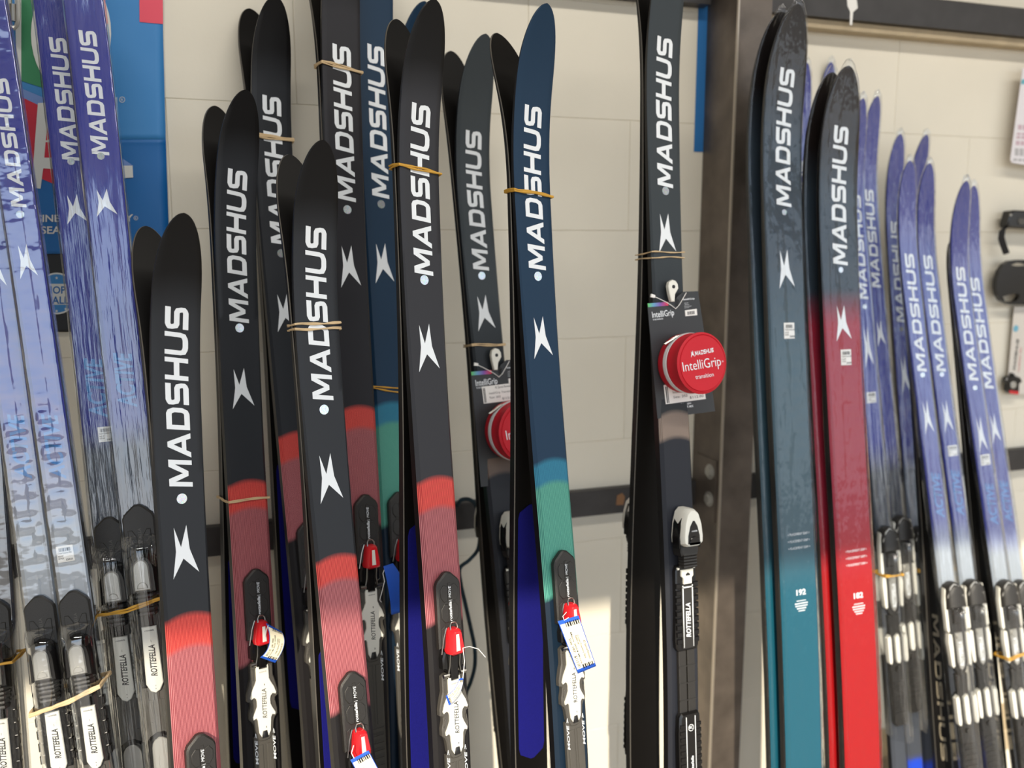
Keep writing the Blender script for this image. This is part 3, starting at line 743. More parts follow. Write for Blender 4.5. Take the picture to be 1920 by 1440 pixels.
for k in range(n): rg += [(.0045*math.cos(2*math.pi*k/n), -.335+.0045*math.sin(2*math.pi*k/n), .0117), (.0052*math.cos(2*math.pi*k/n), -.335+.0052*math.sin(2*math.pi*k/n), .0117)]
b.add(rg, [(2*k, 2*k+1, (2*k+3) % (2*n), (2*k+2) % (2*n)) for k in range(n)])
k3.append((pad, [part(b, 'pad_lettering', ['white_print'], 'keep')]))
BIND['backcountry'] = k3
# ---- kind 4 : arched black toe with white side bars and white heel forks
k4 = []
b = MB(); a0 = arch(.022, 0, -.055)
b.loft([frustum_ring(a0, 0), frustum_ring(a0, .010), [(x*.86, -.03+(y+.03)*.9, .019) for x, y in a0], [(x*.6, -.03+(y+.03)*.74, .023) for x, y in a0]])
tcv = part(b, 'toe_cover', ['plastic_black'])
b = MB()
for off in (0, .006): b.tube([(-.0185+off, -.050, .014), (-.0178+off, -.026, .0185), (-.011+off*.6, -.009, .019), (-.002, -.003, .018), (.004+off*.3, -.008, .02), (.011+off*.3, -.026, .0215), (.013+off*.4, -.046, .020)], .0017, 7)
b.disc(.013, -.052, .0042, .016, .021, 12); b.disc(.014, -.062, .0036, .014, .019, 12)
k4.append((tcv, [part(b, 'toe_wire', ['plastic_silver'])]))
b = MB(); b.prism(sym(mm([(19, -50), (21, -80), (20, -160), (12, -182), (5, -196)])), 0, .010, .002); b.prism(mm([(-7, -55), (7, -55), (8, -85), (-8, -85)]), .009, .015, .002)
k4.append((part(b, 'binding_body', ['plastic_black']), []))
for sgn in (1, -1):
    b = MB(); b.prism(mm([(sgn*15, -18), (sgn*20, -10), (sgn*24, -40), (sgn*24, -96), (sgn*21, -102), (sgn*18, -98), (sgn*18, -60)]), .004, .014, .0015)
    k4.append((part(b, 'side_bar', ['plastic_white']), []))
    b = MB(); b.prism(mm([(sgn*15, -106), (sgn*22, -103), (sgn*24, -120), (sgn*22, -168), (sgn*19, -174), (sgn*15, -170), (sgn*14.5, -130)]), .004, .015, .0015)
    k4.append((part(b, 'side_bar', ['plastic_white']), []))
b = MB(); b.prism(mm([(-8, -104), (8, -104), (8.5, -160), (5, -176), (0, -181), (-5, -176), (-8.5, -160)]), .0095, .0135, .001); b.disc(0, -.112, .006, .0133, .016, 14)
bl = part(b, 'binding_blade', ['plastic_silver'])
b = MB(); b.add(*flat_text('ROTTEFELLA', 0.0005, -.172, .0085, .0137, True, .03, .22, .050))
k4.append((bl, [part(b, 'blade_lettering', ['white_print'], 'keep')]))
b = MB(); b.prism(sym(mm([(13, -190), (12, -225), (19, -238), (20, -262), (17, -290), (17, -420), (12, -430)])), 0, .009, .002); b.disc(0, -.306, .0058, .0085, .0135, 14)
for i in range(7): b.box(-.012, .012, -.338-i*.011, -.333-i*.011, .0085, .0105)
k4.append((part(b, 'heel_track', ['plastic_black']), []))
for x in (-.0185, 0.0, .0185):
    b = MB(); w = .0042 if x else .0052; b.prism([(x-w, -.236), (x+w*.6, -.230), (x+w, -.238), (x+w, -.284), (x+w*.5, -.292), (x-w*.7, -.290), (x-w, -.282)], .005, .0165, .0015)
    k4.append((part(b, 'heel_fork', ['plastic_white']), []))
BIND['forked'] = k4
def add_binding(S, kind, t_top, scale=1.0, tilt=0.0, skip=()):
    """parts seated on the top sheet, following its gentle slope"""
    tm = t_top-0.2; sl = math.atan2(S.H(t_top-.05)-S.H(t_top-.30), .25)
    for (nm, me), subs in BIND[kind]:
        if nm in skip: continue
        o = obj(nm, me, S.root); o.location = (0, t_top, S.H(t_top-.17)+.17*math.tan(sl)+.0006); o.rotation_euler = (sl, 0, 0); o.scale = (scale, scale, 1)
        for n2, m2 in subs: obj(n2, m2, o)

# ------------------------------------------------------------------ the skis on the rack
BLK, TIP = lin(40, 42, 46), lin(11, 10, 11)  # TIP: dim ceiling reflection on the curved tips, put into the colour
RB, RB2, MR, MR2 = lin(164, 38, 40), lin(222, 96, 84), lin(116, 48, 57), lin(186, 118, 120)
NAV, TB, TB2, GR, GR2 = lin(21, 48, 72), lin(30, 92, 124), lin(52, 128, 150), lin(44, 112, 104), lin(104, 172, 150)
IND, SIL, GRY = lin(54, 62, 148), lin(150, 158, 168), lin(66, 70, 78)  # SIL: silver finish with the sky's reflection put into its colour
def zones(S, z, grad=0.0004, key=1):
    """z: list of (pixel row where the colour starts, colour, line colour) from the tip downwards"""
    out = []
    for i, q in enumerate(z):
        y0 = q[0]; c = q[key]
        hi = (S.L+.02) if y0 is None else t_of_y(S, y0)
        lo = (t_of_y(S, z[i+1][0]) if i+1 < len(z) else 0.0)
        g = q[3] if len(q) > 3 else grad
        out += [((hi-g)/2.0, c), ((lo+grad)/2.0, c)]
    return out
ZN = [0]
def zoned_top(S, z, lines=0.0, rough=.42, coat=.0):
    ZN[0] += 1
    if lines: return topsheet_mat('topsheet_%d' % ZN[0], zones(S, z), zones(S, z, key=2), lines, rough=rough, coat=coat)
    return topsheet_mat('topsheet_%d' % ZN[0], zones(S, z), rough=rough, coat=coat)
SK = {}
def touring(key, label, mate_label, group, a, b, depth, twist, tip, mtip, z, let, dot, emb, bind, skin=None, hw=.029, lean=.17, shift=0., camber=.030, kind='move', mate_bind=True, cap=None, edge=False, mskin='velvet', left=None, tgap=.05):
    S = solve_ski(a, b, depth, lean, twist, tip, hw, camber=camber); SK[key] = S
    top = zoned_top(S, z, 34.0)
    build_ski(S, 'ski', label, group, top, edge=edge)
    if let: ski_lettering(S, let[0], let[1], cap=cap)
    if dot: ski_dot(S, dot)
    if emb: ski_emblem(S, emb[0], emb[1])
    tb = t_of_y(S, bind) if bind else None
    if tb: add_binding(S, kind, tb)
    if mate_label is None: return S
    Mt = solve_mate(S, mtip, shift, left=left, tgap=tgap if left else 0.0); SK[key+'m'] = Mt
    build_ski(Mt, 'ski', mate_label, group, top, edge=True)
    if tb and mate_bind: add_binding(Mt, kind, tb)
    if skin: skin_strip(Mt, S, skin[0], skin[1], mskin)
    return S
GBR, GBG, GGY = 'black and red touring skis', 'blue and green touring skis', 'grey backcountry skis'
def redz(y1, y2, y3, blk=BLK):
    return [(None, TIP, TIP), (TY[0], blk, blk, .05), (y1, RB, RB2), (y2, MR, MR2), (y3, lin(30, 28, 29), lin(30, 28, 29))]
TY = [500]
def bluez(y1, y2, y3): return [(None, NAV, NAV), (y1, TB, TB2), (y2, GR, GR2), (y3, lin(20, 36, 52), lin(20, 36, 52))]
TY[0] = 520
touring('B1', 'shortest black ski, its tip lowest of all, salmon red lower half', 'black base of the mate behind the shortest black and salmon red ski', GBR,
    (331, 700), (371, 1400), 1.10, 22, (345, 399), (272, 424), redz(1164, 1226, 1500), (575, 915), 935, (985, 1082), 1371, left=(320, 1400))
TY[0] = 250
touring('B2', 'black ski with a tan band over its red stripe, right beside the shortest ski', 'mate behind the ski with the tan band over its red stripe', GBR,
    (443, 440), (486, 1250), 1.28, 20, (462, 168), (402, 199), redz(915, 962, 1245), (318, 606), 615, (690, 766), 1065, (1025, 1425), left=(429, 1400))
TY[0] = 100
touring('B3', 'black ski with a thick twisted tan band across its lettering, half hidden behind two others', 'mate base left of the black ski with the thick tan band', GBR,
    (514, 300), (566, 900), 1.35, 16, (517, -8), (467, 17), redz(818, 865, 1010), (180, 460), 475, (550, 622), 975, (855, 1325), left=(535, 1300))
TY[0] = 380
touring('B4', 'front black ski with a double tan band, pink lower half sunlit, overlapping its neighbours', 'mate with dark base tip left of the front ski with double tan band', GBR,
    (592, 500), (657, 1300), 1.15, 18, (606, 262), (541, 290), redz(1047, 1098, 1330), (425, 752), 768, (850, 942), 1256, (1196, 1560), left=(597, 1400))
TY[0] = -40
touring('B5', 'tall black ski with tip above the photo, red lever holding a blue tag', 'mate hidden behind the tall black ski with the blue tag', GBR,
    (647, 300), (694, 1200), 1.31, 16, (636, -115), (590, -90), redz(773, 815, 990, lin(37, 36, 40)), (85, 378), 393, (460, 540), 926, (780, 1500))
touring('B6', 'tall dark blue ski with tip above the photo, green below, beside the tall black ski', 'mate with a blue grip strip left of the tall dark blue ski', GBG,
    (711, 300), (742, 900), 1.385, 15, (706, -120), (655, -90), bluez(763, 802, 985), (85, 372), 383, (456, 532), 921, (770, 1256), left=(699, 1000))
touring('H1', 'blue ski whose tip peeks out behind the tallest charcoal black ski tip', None, GBG,
    (765, 300), (800, 1000), 1.47, 18, (797, 2), None, bluez(800, 840, 1020), None, None, None, 960, None)
TY[0] = 120
touring('B7', 'charcoal black ski with a yellow band, red stripe and red lever, fully sunlit heel plate', 'mate base left of the charcoal ski with the yellow band', GBR,
    (787, 300), (845, 1300), 1.18, 18, (816, -2), (742, 37), redz(905, 955, 1168, lin(47, 47, 51)), (195, 517), 525, (607, 697), 1070, (972, 1480), left=(762, 1400))
touring('B8', 'grey backcountry ski, its red pouch half hidden behind the navy ski', 'dark mate behind the grey ski with the half hidden pouch', GGY,
    (899, 470), (968, 1150), 1.44, 12, (911, 63), (846, 95), [(None, lin(58, 64, 68), lin(58, 64, 68)), (560, lin(38, 42, 46), lin(38, 42, 46), .1), (860, lin(120, 104, 92), lin(70, 56, 50)), (897, lin(34, 36, 42), lin(34, 36, 42))], (245, 508), 517, (553, 620), 958, kind='backcountry', edge=True, left=(936, 1400))
touring('B9', 'navy blue ski with a yellow band, green lower half and a price tag', 'mate of the navy blue ski, long royal blue grip strip on its black base', GBG,
    (1014, 600), (1062, 1200), 1.24, 15, (1026, 6), (930, 63), bluez(872, 915, 1122), (198, 507), 518, (593, 672), 1030, (942, 1412), left=(966, 1400))
touring('B10', 'dark grey backcountry ski with the whole red pouch hanging in front', 'black mate left of the grey ski with the whole red pouch', GGY,
    (1249, 400), (1284, 1300), 1.36, 8, (1268, -110), (1205, -90), [(None, lin(52, 58, 62), lin(52, 58, 62)), (480, lin(40, 43, 47), lin(40, 43, 47), .1), (778, lin(150, 134, 122), lin(84, 70, 64)), (831, lin(36, 38, 45), lin(36, 38, 45))], (70, 352), 358, (400, 475), 949, kind='backcountry', edge=True, left=(1187, 1000))
# wide sleeved backcountry skis
def wide(key, label, mlabel, a, b, depth, twist, tip, z, let, dot, emb, num, lab, lines_y, seed):
    S = solve_ski(a, b, depth, .16, twist, tip, .0385, thick=.012, camber=.012, bend=.30, tipround=.14); SK[key] = S
    top = zoned_top(S, z, rough=.36, coat=.08)
    build_ski(S, 'ski', label, 'wide backcountry skis in plastic', top, arcs=0)
    ski_lettering(S, let[0], let[1], cap=S.hw*.8); ski_dot(S, dot, .005); ski_emblem(S, emb[0], emb[1], wd=S.hw*.85)
    ski_text(S, num[0], t_of_y(S, num[1]), .0095, 'white_print', up=False, bold=.03, width=.020, name='length_number')
    b = MB(); t = t_of_y(S, num[1]+10)
    for i, (w, hgt) in enumerate(((.020, .0016), (.028, .0022), (.026, .0022), (.020, .0022), (.014, .002))):
        for k in range(7):
            x0 = -w/2+w*k/7; y = t-i*.0042
            b.add([(x0, y-hgt, S.H(y)+.0005), (x0+w/7*.78, y-hgt, S.H(y)+.0005), (x0+w/7*.78, y, S.H(y)+.0005), (x0, y, S.H(y)+.0005)], [(0,1,2,3)])
    obj('small_print', b.mesh('small_print', [M['white_print']], 'keep'), S.root)
    for i, y in enumerate(lines_y): ski_text(S, '< PLACEMENT GRIP >', t_of_y(S, y), .0042, 'white_print', up=False, width=.046, name='grip_mark')
    if lab: price_label(S, lab[0], lab[1], .022, .027)
    film(S, 'film_smooth', .12, [(t_of_y(S, emb[1]+330), t_of_y(S, emb[0]-60), .011, .0007)], seed, .0014, .003)
    Mt = solve_mate(S, None, -.004, nested=.034); SK[key+'m'] = Mt
    build_ski(Mt, 'ski', mlabel, 'wide backcountry skis in plastic', top, arcs=0)
    film(Mt, 'film_smooth', .12, (), seed+3, .001, .003)
    return S
SL = lin(52, 62, 72)
wide('C1', 'wide slate and teal ski in clear plastic, number 192 near bottom', 'second slate and teal ski nested behind the one numbered 192', (1474, 500), (1511, 1400), 1.50, 4, (1497, 7),
    [(None, lin(26, 22, 22), 0), (150, SL, 0, .10), (480, lin(60, 84, 96), 0, .18), (1000, lin(24, 84, 102), 0, .10)], (128, 388), 398, (468, 542), ('192', 1115), (1479, 620), (1003, 1016, 1029), 1)
wide('C2', 'wide bright red ski in clear plastic, number 182 near the bottom', 'second red ski nested behind the one numbered 182', (1574, 450), (1621, 1400), 1.53, 2, (1592, 123),
    [(None, lin(28, 22, 21), 0), (270, SL, 0, .08), (545, lin(150, 40, 58), 0, .06), (960, lin(156, 20, 24), 0, .12)], (236, 498), 506, (572, 640), ('182', 1121), (1586, 670), (1034, 1047, 1060), 2)
# blue sleeved skis
GA, GD = 'blue skis in plastic sleeves at the left', 'blue skis in plastic sleeves at the right'
def sleeved(key, label, group, a, b, depth, twist, tip, let, dot, emb, blue_to, act, bind, kind, hw, fk, lab=None, ripples=None, seed=0, mate=None, lean=.16, low=SIL, cap=1.1, blue2=None, rise_w=None, soft=.06):
    S = solve_ski(a, b, depth, lean, twist, tip, hw, thick=.010, camber=.010, bend=.22, tipround=.09); SK[key] = S
    zz = [(None, IND, 0), (blue_to, low, 0, soft), (bind+40, GRY, 0, .05)]
    if blue2: zz.append((blue2, lin(36, 70, 190), 0, .01))
    build_ski(S, 'ski', label, group, zoned_top(S, zz, rough=.36, coat=0), arcs=0.002)
    if let: ski_lettering(S, let[0], let[1], cap=S.hw*(.92 if kind == 'auto' else 1.12))
    if dot: ski_dot(S, dot, .0048)
    if emb: ski_emblem(S, emb[0], emb[1])
    if act:
        t0, t1 = t_of_y(S, act[1]), t_of_y(S, act[0]); ski_text(S, 'ACTIVE', t0, S.hw*1.0, 'cyan_print', bold=.03, shear=.25, width=t1-t0, name='model_name')
    if lab: price_label(S, lab[0], lab[1])
    tb = t_of_y(S, bind); add_binding(S, kind, tb, S.hw*2/.0365 if kind == 'forked' else max(.9, S.hw*2/.047))
    rp = [(t_of_y(S, r[1]), t_of_y(S, r[0]), r[2], r[3]) for r in (ripples or [])]
    film(S, fk, tb-.42, rp, seed, .0016, .003, bulge=[(tb-.45, tb-.035, .033)] )
    if mate:
        Mt = solve_mate(S, None, .004 if key == 'Ea' else .014, gap=.009, dL=-.1, rise=.004, left=mate[1], tgap=(.02 if key == 'D1a' else .05)); SK[key+'m'] = Mt
        build_ski(Mt, 'ski', mate[0], group, zoned_top(Mt, [(None, IND, 0), (blue_to, low, 0, .06)]), arcs=0)
        ski_lettering(Mt, mate[2], mate[3], 'gold_print', name='base_lettering', base=True, down=True, cap=S.hw*.75)
    return S
sleeved('A0', 'sleeved ski cut off by the left edge of the photo, only its binding showing', GA, (-40, 700), (2, 1300), 1.22, -4, (-90, -120), None, None, None, 800, None, 1120, 'auto', .0235, 'film_cross', seed=3, low=GRY)
sleeved('A1', 'blue to silver sleeved ski with rippled plastic, leftmost with a whole binding', GA, (-9, 500), (71, 1100), 1.13, -4, (-95, -120), (145, 390), 408, (458, 542), 775, (775, 900), 1115, 'auto', .0188, 'film_cross', None, [(735, 1092, .0205, .0040)], 4, soft=.16)
sleeved('A2', 'blue to silver sleeved ski with rippled plastic and a low barcode label', GA, (52, 500), (137, 1100), 1.125, -4, (-26, -110), (146, 390), 402, (457, 522), 775, (775, 900), 1105, 'auto', .0188, 'film_cross', (123, 1037), [(725, 1092, .0205, .0040)], 5, soft=.16)
sleeved('A3', 'blue to dark grey sleeved ski in front of the poster, barcode label at mid height', GA, (133, 300), (213, 1050), 1.22, -3, (86, -120), (70, 302), 303, (364, 420), 795, (670, 785), 968, 'auto', .0235, 'film_streak', (198, 815), None, 6, low=lin(70, 76, 86), soft=.04)
sleeved('A4', 'blue to dark grey sleeved ski with streaky plastic, right before the poster', GA, (190, 300), (271, 1070), 1.20, -3, (146, -115), (57, 292), 293, (354, 406), 785, (660, 765), 945, 'auto', .0235, 'film_long', None, None, 7, low=lin(70, 76, 86), soft=.04)
DK = lin(58, 64, 74)
sleeved('D1a', 'blue sleeved ski in the gap between the teal and the red ski', GD, (1505, 300), (1534, 700), 1.70, -6, (1513, 117), (300, 480), None, (545, 615), 800, None, 960, 'forked', .0168, 'film_streak', None, None, 8, ('lettered grey base behind the blue ski in the gap between teal and red', (1538, 1000), 958, 1105), low=DK)
sleeved('D1b', 'blue sleeved ski with only its tip showing behind the red ski tip', GD, (1550, 300), (1578, 700), 1.775, -6, (1559, 116), None, None, None, 800, None, 980, 'forked', .0168, 'film_streak', None, None, 9, low=DK)
sleeved('D2a', 'blue sleeved ski right behind the red ski, dark binding with a low yellow band', GD, (1611, 450), (1645, 850), 1.72, -6, (1619, 184), (365, 562), 575, (610, 690), 830, None, 985, 'forked', .0168, 'film_streak', (1633, 745), None, 10, low=DK)
sleeved('D2b', 'blue sleeved ski standing second right of the red ski, tip touching its neighbour', GD, (1636, 450), (1672, 850), 1.74, -6, (1646, 180), (355, 540), None, (600, 650), 830, None, 965, 'forked', .0168, 'film_streak', None, None, 11, low=DK, blue2=1420)
sleeved('D3a', 'blue sleeved ski with washed out lettering and a yellow band over its binding', GD, (1679, 450), (1730, 1150), 1.785, -8, (1689, 251), (415, 605), 617, (665, 740), 830, None, 985, 'forked', .0168, 'film_streak', None, [(700, 900, .010, .0009)], 12, low=lin(96, 104, 118), blue2=1425)
sleeved('D3b', 'blue sleeved ski with only its tip showing behind the pair of silver bound skis', GD, (1718, 450), (1768, 1100), 1.83, -8, (1738, 252), None, None, None, 830, None, 990, 'forked', .0168, 'film_streak', None, None, 13, low=DK)
sleeved('D4a', 'left ski of the blue pair with bright white bindings, no label on it', GD, (1713, 560), (1796, 1250), 1.68, -10, (1707, 301), (475, 698), 703, (750, 815), 975, (885, 972), 1088, 'forked', .0168, 'film_streak', None, None, 14, ('lettered brown base left of the blue pair with bright white bindings', (1747, 1300), 1145, 1420), lean=.2)
sleeved('D4b', 'right ski of the blue pair with bright white bindings, small price label', GD, (1748, 560), (1836, 1250), 1.74, -10, (1744, 306), (478, 698), 702, (750, 812), 970, (880, 968), 1084, 'forked', .0168, 'film_streak', (1786, 845), None, 15, lean=.2)
sleeved('Ea', 'left ski of the rightmost blue pair, price label below its emblem', GD, (1811, 600), (1887, 1150), 1.73, -10, (1813, 339), (500, 715), 727, (780, 850), 985, (905, 985), 1085, 'forked', .0168, 'film_streak', (1847, 862), None, 16, ('lettered brown base left of the rightmost blue pair', (1848, 1300), 1160, 1400), lean=.2)
sleeved('Eb', 'rightmost blue ski, half hidden behind its labelled partner', GD, (1837, 600), (1916, 1150), 1.76, -10, (1827, 348), (520, 730), None, (775, 832), 985, (900, 980), 1085, 'forked', .0168, 'film_streak', None, None, 17, lean=.2)

# ------------------------------------------------------------------ rubber bands round the pairs
def hull2(pts):
    pts = sorted(set((round(x, 6), round(y, 6)) for x, y in pts)); cr = lambda o, a, b: (a[0]-o[0])*(b[1]-o[1])-(a[1]-o[1])*(b[0]-o[0])
    lo, up = [], []
    for p in pts:
        while len(lo) > 1 and cr(lo[-2], lo[-1], p) <= 0: lo.pop()
        lo.append(p)
    for p in reversed(pts):
        while len(up) > 1 and cr(up[-2], up[-1], p) <= 0: up.pop()
        up.append(p)
    return lo[:-1]+up[:-1]
def rubber_band(keys, pl, pr, m, label, strands=((0, 0),), r=.0011, lift=0.0, wob=.0008, group='rubber bands'):
    S = SK[keys[0]]; ym = (pl[1]+pr[1])/2; t0 = t_of_y(S, ym); inv = S.mw.inverted(); P0 = P_world(S, 0, t0)
    pts = []
    for k in keys:
        K = SK[k]; t = t0
        for _ in range(6): t -= (P_world(K, 0, t)-P0).dot(S.ax)/max(.2, K.ax.dot(S.ax))
        hw = K.HW(t); h = K.H(t); th = K.TH(t)
        for u in (-hw, hw):
            for z in (h+lift*.9, h-th): q = inv @ (K.mw @ Vector((u*(0.86 if (lift and z > h) else 1), t, z))); pts.append((q.x, q.z))
    H = hull2(pts); o_ = r+.0006+(.003 if lift else 0)
    H = inset(H, -o_); n = len(H); path = []
    per = [math.dist(H[i], H[(i+1) % n]) for i in range(n)]; tot = sum(per)
    for i in range(n):
        m_ = max(3, int(per[i]/.004))
        for k in range(m_):
            f = k/m_; path.append((H[i][0]+(H[(i+1) % n][0]-H[i][0])*f, H[i][1]+(H[(i+1) % n][1]-H[i][1])*f))
    x0 = min(p[0] for p in path); x1 = max(p[0] for p in path)
    yl, yr = t_of_y(S, pl[1])-t0, t_of_y(S, pr[1])-t0
    rt = root('rubber_band', S.mw, label, 'rubber band', group)
    rr = random.Random(int(pl[0]*3+pl[1])); N = len(path)
    for j, (dl, dr) in enumerate(strands):
        ph = rr.random()*6; L3 = []
        for i, (x, z) in enumerate(path):
            f = (x-x0)/(x1-x0); a = 2*math.pi*i/N
            y = t0+yl+(yr-yl)*f + dl+(dr-dl)*f + wob*math.sin(a*3+ph)
            L3.append((x, y, z+wob*.4*math.sin(a*4+ph)))
        rad = [r*(1+.25*math.sin(i*.9+ph)) for i in range(N)]
        obj('strand', MB().tube(L3, rad, 7, 0, True).mesh('strand', [M[m]], True), rt)
    return rt
s4 = ((.0024, .002), (.0008, .0012), (-.001, -.0004), (-.0022, -.0024))
rubber_band(['B3', 'B3m'], (480, 256), (547, 260), 'rubber_tan', 'thick tan rubber band of twisted strands on the ski left of centre', s4, .0012)
rubber_band(['B5', 'B5m'], (602, 122), (665, 131), 'rubber_tan', 'slanting tan rubber band high on the tall black ski', ((.0014, .002), (0, -.0005), (-.002, -.001)), .0012)
rubber_band(['B4', 'B4m'], (554, 611), (636, 612), 'rubber_tan', 'double tan rubber band across the front black ski', ((.0034, .0036), (.002, .0044), (-.0036, -.0028), (-.0042, -.004)), .0011)
rubber_band(['B7', 'B7m'], (747, 313), (819, 322), 'rubber_yellow', 'ochre yellow rubber band on the charcoal black ski lettering', ((.0016, .0004), (-.001, -.0012)), .0014)
rubber_band(['B9', 'B9m'], (958, 358), (1022, 366), 'rubber_yellow', 'ochre yellow rubber band on the navy blue ski lettering', ((.0016, .0002), (-.0008, -.001)), .0015)
rubber_band(['B2', 'B2m'], (421, 936), (500, 937), 'rubber_tan', 'thin tan rubber band over the red stripe', ((.001, .0008), (-.0008, -.001)), .001)
rubber_band(['B8', 'B8m'], (879, 645), (952, 649), 'rubber_tan', 'tan rubber band above the half hidden red pouch', ((.0014, .0012), (-.001, -.001)), .0011)
rubber_band(['B10', 'B10m'], (1198, 479), (1280, 477), 'rubber_tan', 'pair of thin tan band loops under the emblem above the whole red pouch', ((.004, .0042), (-.0042, -.0038)), .001)
rubber_band(['B6', 'B6m'], (697, 725), (753, 735), 'rubber_yellow', 'ochre rubber band low on the tall dark blue ski, two strands apart', ((.001, .004), (-.001, -.006)), .0012)
rubber_band(['A2', 'A1'], (48, 1316), (200, 1278), 'rubber_tan', 'wide tan rubber band round the two bindings at lower left', ((.0016, .0012), (-.001, -.001), (.0003, 0)), .0017, .027)
rubber_band(['A4', 'A3'], (172, 1143), (301, 1115), 'rubber_yellow', 'ochre rubber band round the two bindings under the poster', ((.0014, .0012), (-.001, -.001)), .0016, .028)
rubber_band(['A0'], (-30, 1240), (38, 1233), 'rubber_yellow', 'ochre rubber band at the left edge of the photo', ((.0012, .0012), (-.001, -.001)), .0015, .028)
rubber_band(['Ea', 'Eb'], (1858, 1229), (1935, 1214), 'rubber_yellow', 'yellow rubber band round the rightmost pair of bindings', ((.0014, .0014), (-.0012, -.0012)), .0016, .014)
rubber_band(['D3a'], (1705, 1063), (1750, 1069), 'rubber_yellow', 'yellow rubber band over the single binding right of the red ski', ((.0022, .002), (0, 0), (-.002, -.002)), .0016, .020)
rubber_band(['D2a'], (1645, 1073), (1668, 1076), 'rubber_yellow', 'yellow rubber band on the dark binding touching the red ski', ((.001, .001), (-.001, -.001)), .0014, .020)

# ------------------------------------------------------------------ drawing on a plane parallel to a ski top (pixel rows only used to measure)
def plane_of(mw, h):
    inv = mw.inverted(); n = (mw.to_3x3() @ Vector((0, 0, 1))).normalized(); o = mw @ Vector((0, 0, h))
    def f(px, py):
        r = ray(px, py); k = (o-CAM).dot(n)/r.dot(n); q = inv @ (CAM+r*k); return Vector((q.x, q.y))
    return f
def text_on(b, f, s, p0, p1, cap, z, mi=0, bold=0.0, shear=0.0):
    vs, fs, W = text_geo(s, bold, shear); a = f(*p0); e = f(*p1); d = Vector((p1[0]-p0[0], p1[1]-p0[1])).normalized()
    up = f(p0[0]+d.y*cap, p0[1]-d.x*cap)-a
    b.add([(a.x+(e-a).x*x/W+up.x*y, a.y+(e-a).y*x/W+up.y*y, z) for x, y in vs], fs, mi)
M['foil'] = None
def rainbow():
    m = bpy.data.materials.new('rainbow_strip'); m.use_nodes = True; t = m.node_tree; b = t.nodes['Principled BSDF']
    tc = t.nodes.new('ShaderNodeTexCoord'); sp = t.nodes.new('ShaderNodeSeparateXYZ'); rp = t.nodes.new('ShaderNodeValToRGB'); cr = rp.color_ramp
    cr.elements[0].color = lin(96, 190, 96); cr.elements[1].color = lin(226, 60, 76)
    for p, c in ((.3, lin(96, 150, 190)), (.6, lin(120, 84, 170))): q = cr.elements.new(p); q.color = c
    t.links.new(tc.outputs['Generated'], sp.inputs[0]); t.links.new(sp.outputs['X'], rp.inputs[0]); t.links.new(rp.outputs[0], b.inputs['Base Color'])
    return m
M['foil'] = rainbow()
